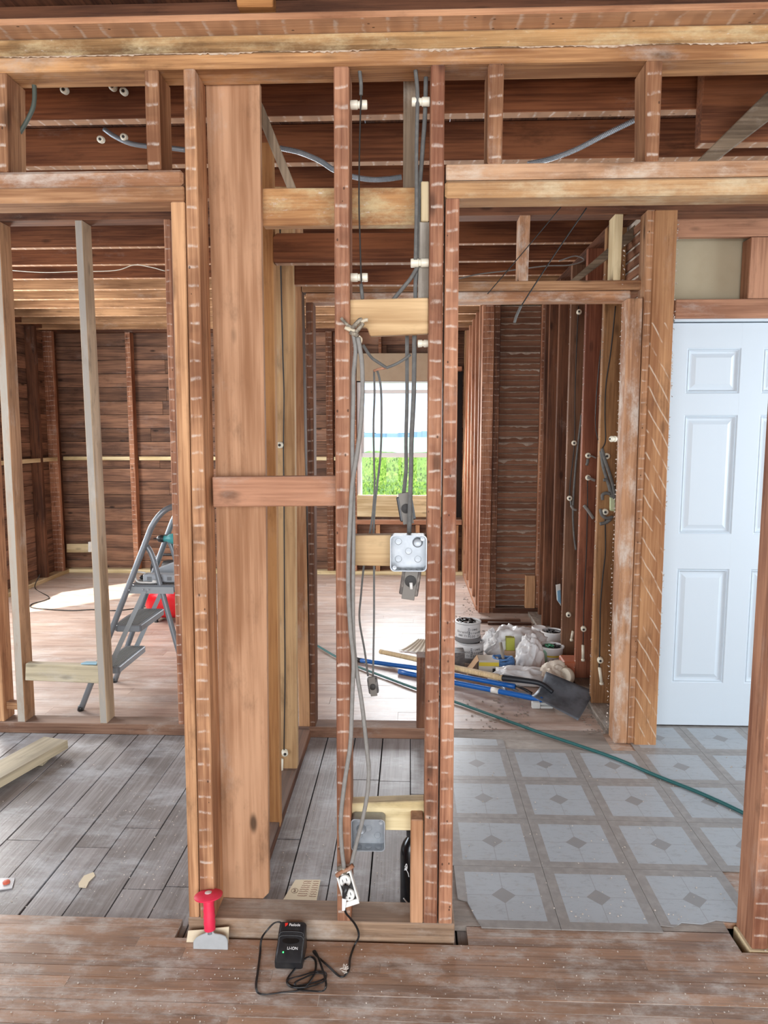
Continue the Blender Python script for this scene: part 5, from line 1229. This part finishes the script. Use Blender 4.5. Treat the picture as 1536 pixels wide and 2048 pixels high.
t = pole([(722, 1321, .016), (832, 1336, .03), (908, 1350, .045), (1030, 1373, .06)], 'upper blue handle lying close under the wooden handle', .0145, [((712, 1319, .016), (724, 1321, .016), RUBBER, 'end_cap')])
t = pole([(798, 1343, .016), (908, 1365, .02), (990, 1381, .03), (1085, 1400, .04)], 'lower blue handle with a white sticker, nearest the camera', .0155, [((983, 1379.5, .030), (998, 1382.5, .031), WHITEP, 'sticker'), ((908, 1364.5, .0205), (917, 1366, .0215), plain('lilac_sticker', (176, 184, 214), .5), 'sticker')])
# hand tools between the handles
for k, (pts, m) in enumerate((([(985, 1369, .03), (1004, 1375, .03), (1012, 1381, .03)], GALV), ([(1012, 1372, .04), (1030, 1379, .04), (1040, 1386, .03)], STEELG), ([(1030, 1370, .05), (1048, 1378, .05), (1064, 1387, .03)], RUBBER), ([(1018, 1383, .03), (1040, 1385, .035), (1062, 1388, .03)], GALV))):
    tag(tubeo('hand_tool', [PZ(*p) for p in pts], .008, m, None, 10, 4), ('silver snips end', 'gray tool jaw', 'black tool grip', 'silver tool blade')[k] + ' caught between the blue handle and the bag', 'tool')
# dustpan
c0 = fl(796, 1302); c1_ = fl(850, 1309); t = thing('dustpan', 'pale ribbed dustpan lying behind the wooden handle', 'dustpan', c0)
A_, B2, C2, D2 = fl(797, 1301, .004), fl(860, 1309, .004), fl(862, 1288, .03), fl(835, 1287, .03)
bm = bmesh.new(); G = []
for i in range(13):
    row = []
    for j in range(7):
        u, v = i / 12, j / 6; p = A_.lerp(B2, u).lerp(D2.lerp(C2, u), v); p.z += .004 * (i % 2) + .03 * v * v; row.append(bm.verts.new(p))
    G.append(row)
for i in range(12):
    for j in range(6): bm.faces.new((G[i][j], G[i + 1][j], G[i + 1][j + 1], G[i][j + 1]))
bmesh.ops.recalc_face_normals(bm, faces=bm.faces); bmesh.ops.solidify(bm, geom=list(bm.faces), thickness=.002)
finish('pan', bm, plain('pale_dustpan', (206, 198, 182), .5), t)
tubeo('handle', [fl(850, 1289, .05), fl(880, 1285, .06)], .012, plain('dustpan_grip', (206, 198, 182), .5) , t, 10, 1)
# pale block under the blade
c = fl(1064, 1418); t = thing('plastic_bracket', 'pale gray plastic bracket on the floor below the shovel blade', 'bracket', c)
box('body', c.x, c.x + .045, c.y, c.y + .03, .001, .036, plain('pale_gray_plastic', (196, 198, 196), .5), t, 'x', .003)
box('arm', c.x + .046, c.x + .115, c.y + .002, c.y + .028, .001, .014, bpy.data.materials['pale_gray_plastic'], t, 'x', .003)
box('arm', c.x + .046, c.x + .105, c.y + .008, c.y + .03, .020, .031, bpy.data.materials['pale_gray_plastic'], t, 'x', .003)
# scrap boards
for (x0_, x1_, y_, h_, lab) in ((960, 1040, 1246, .03, 'dark scrap stick lying nearer the lath panel'), (976, 1062, 1250, .02, 'thin dark scrap stick in front of the other stick')):
    a_, b_ = fl(x0_, y_), fl(x1_, y_ - 1); tag(box('scrap_stick', a_.x, b_.x, a_.y - .0, a_.y + .035, .001, h_, W_DARKP, None, 'x', .002), lab, 'stick', 'scrap sticks')
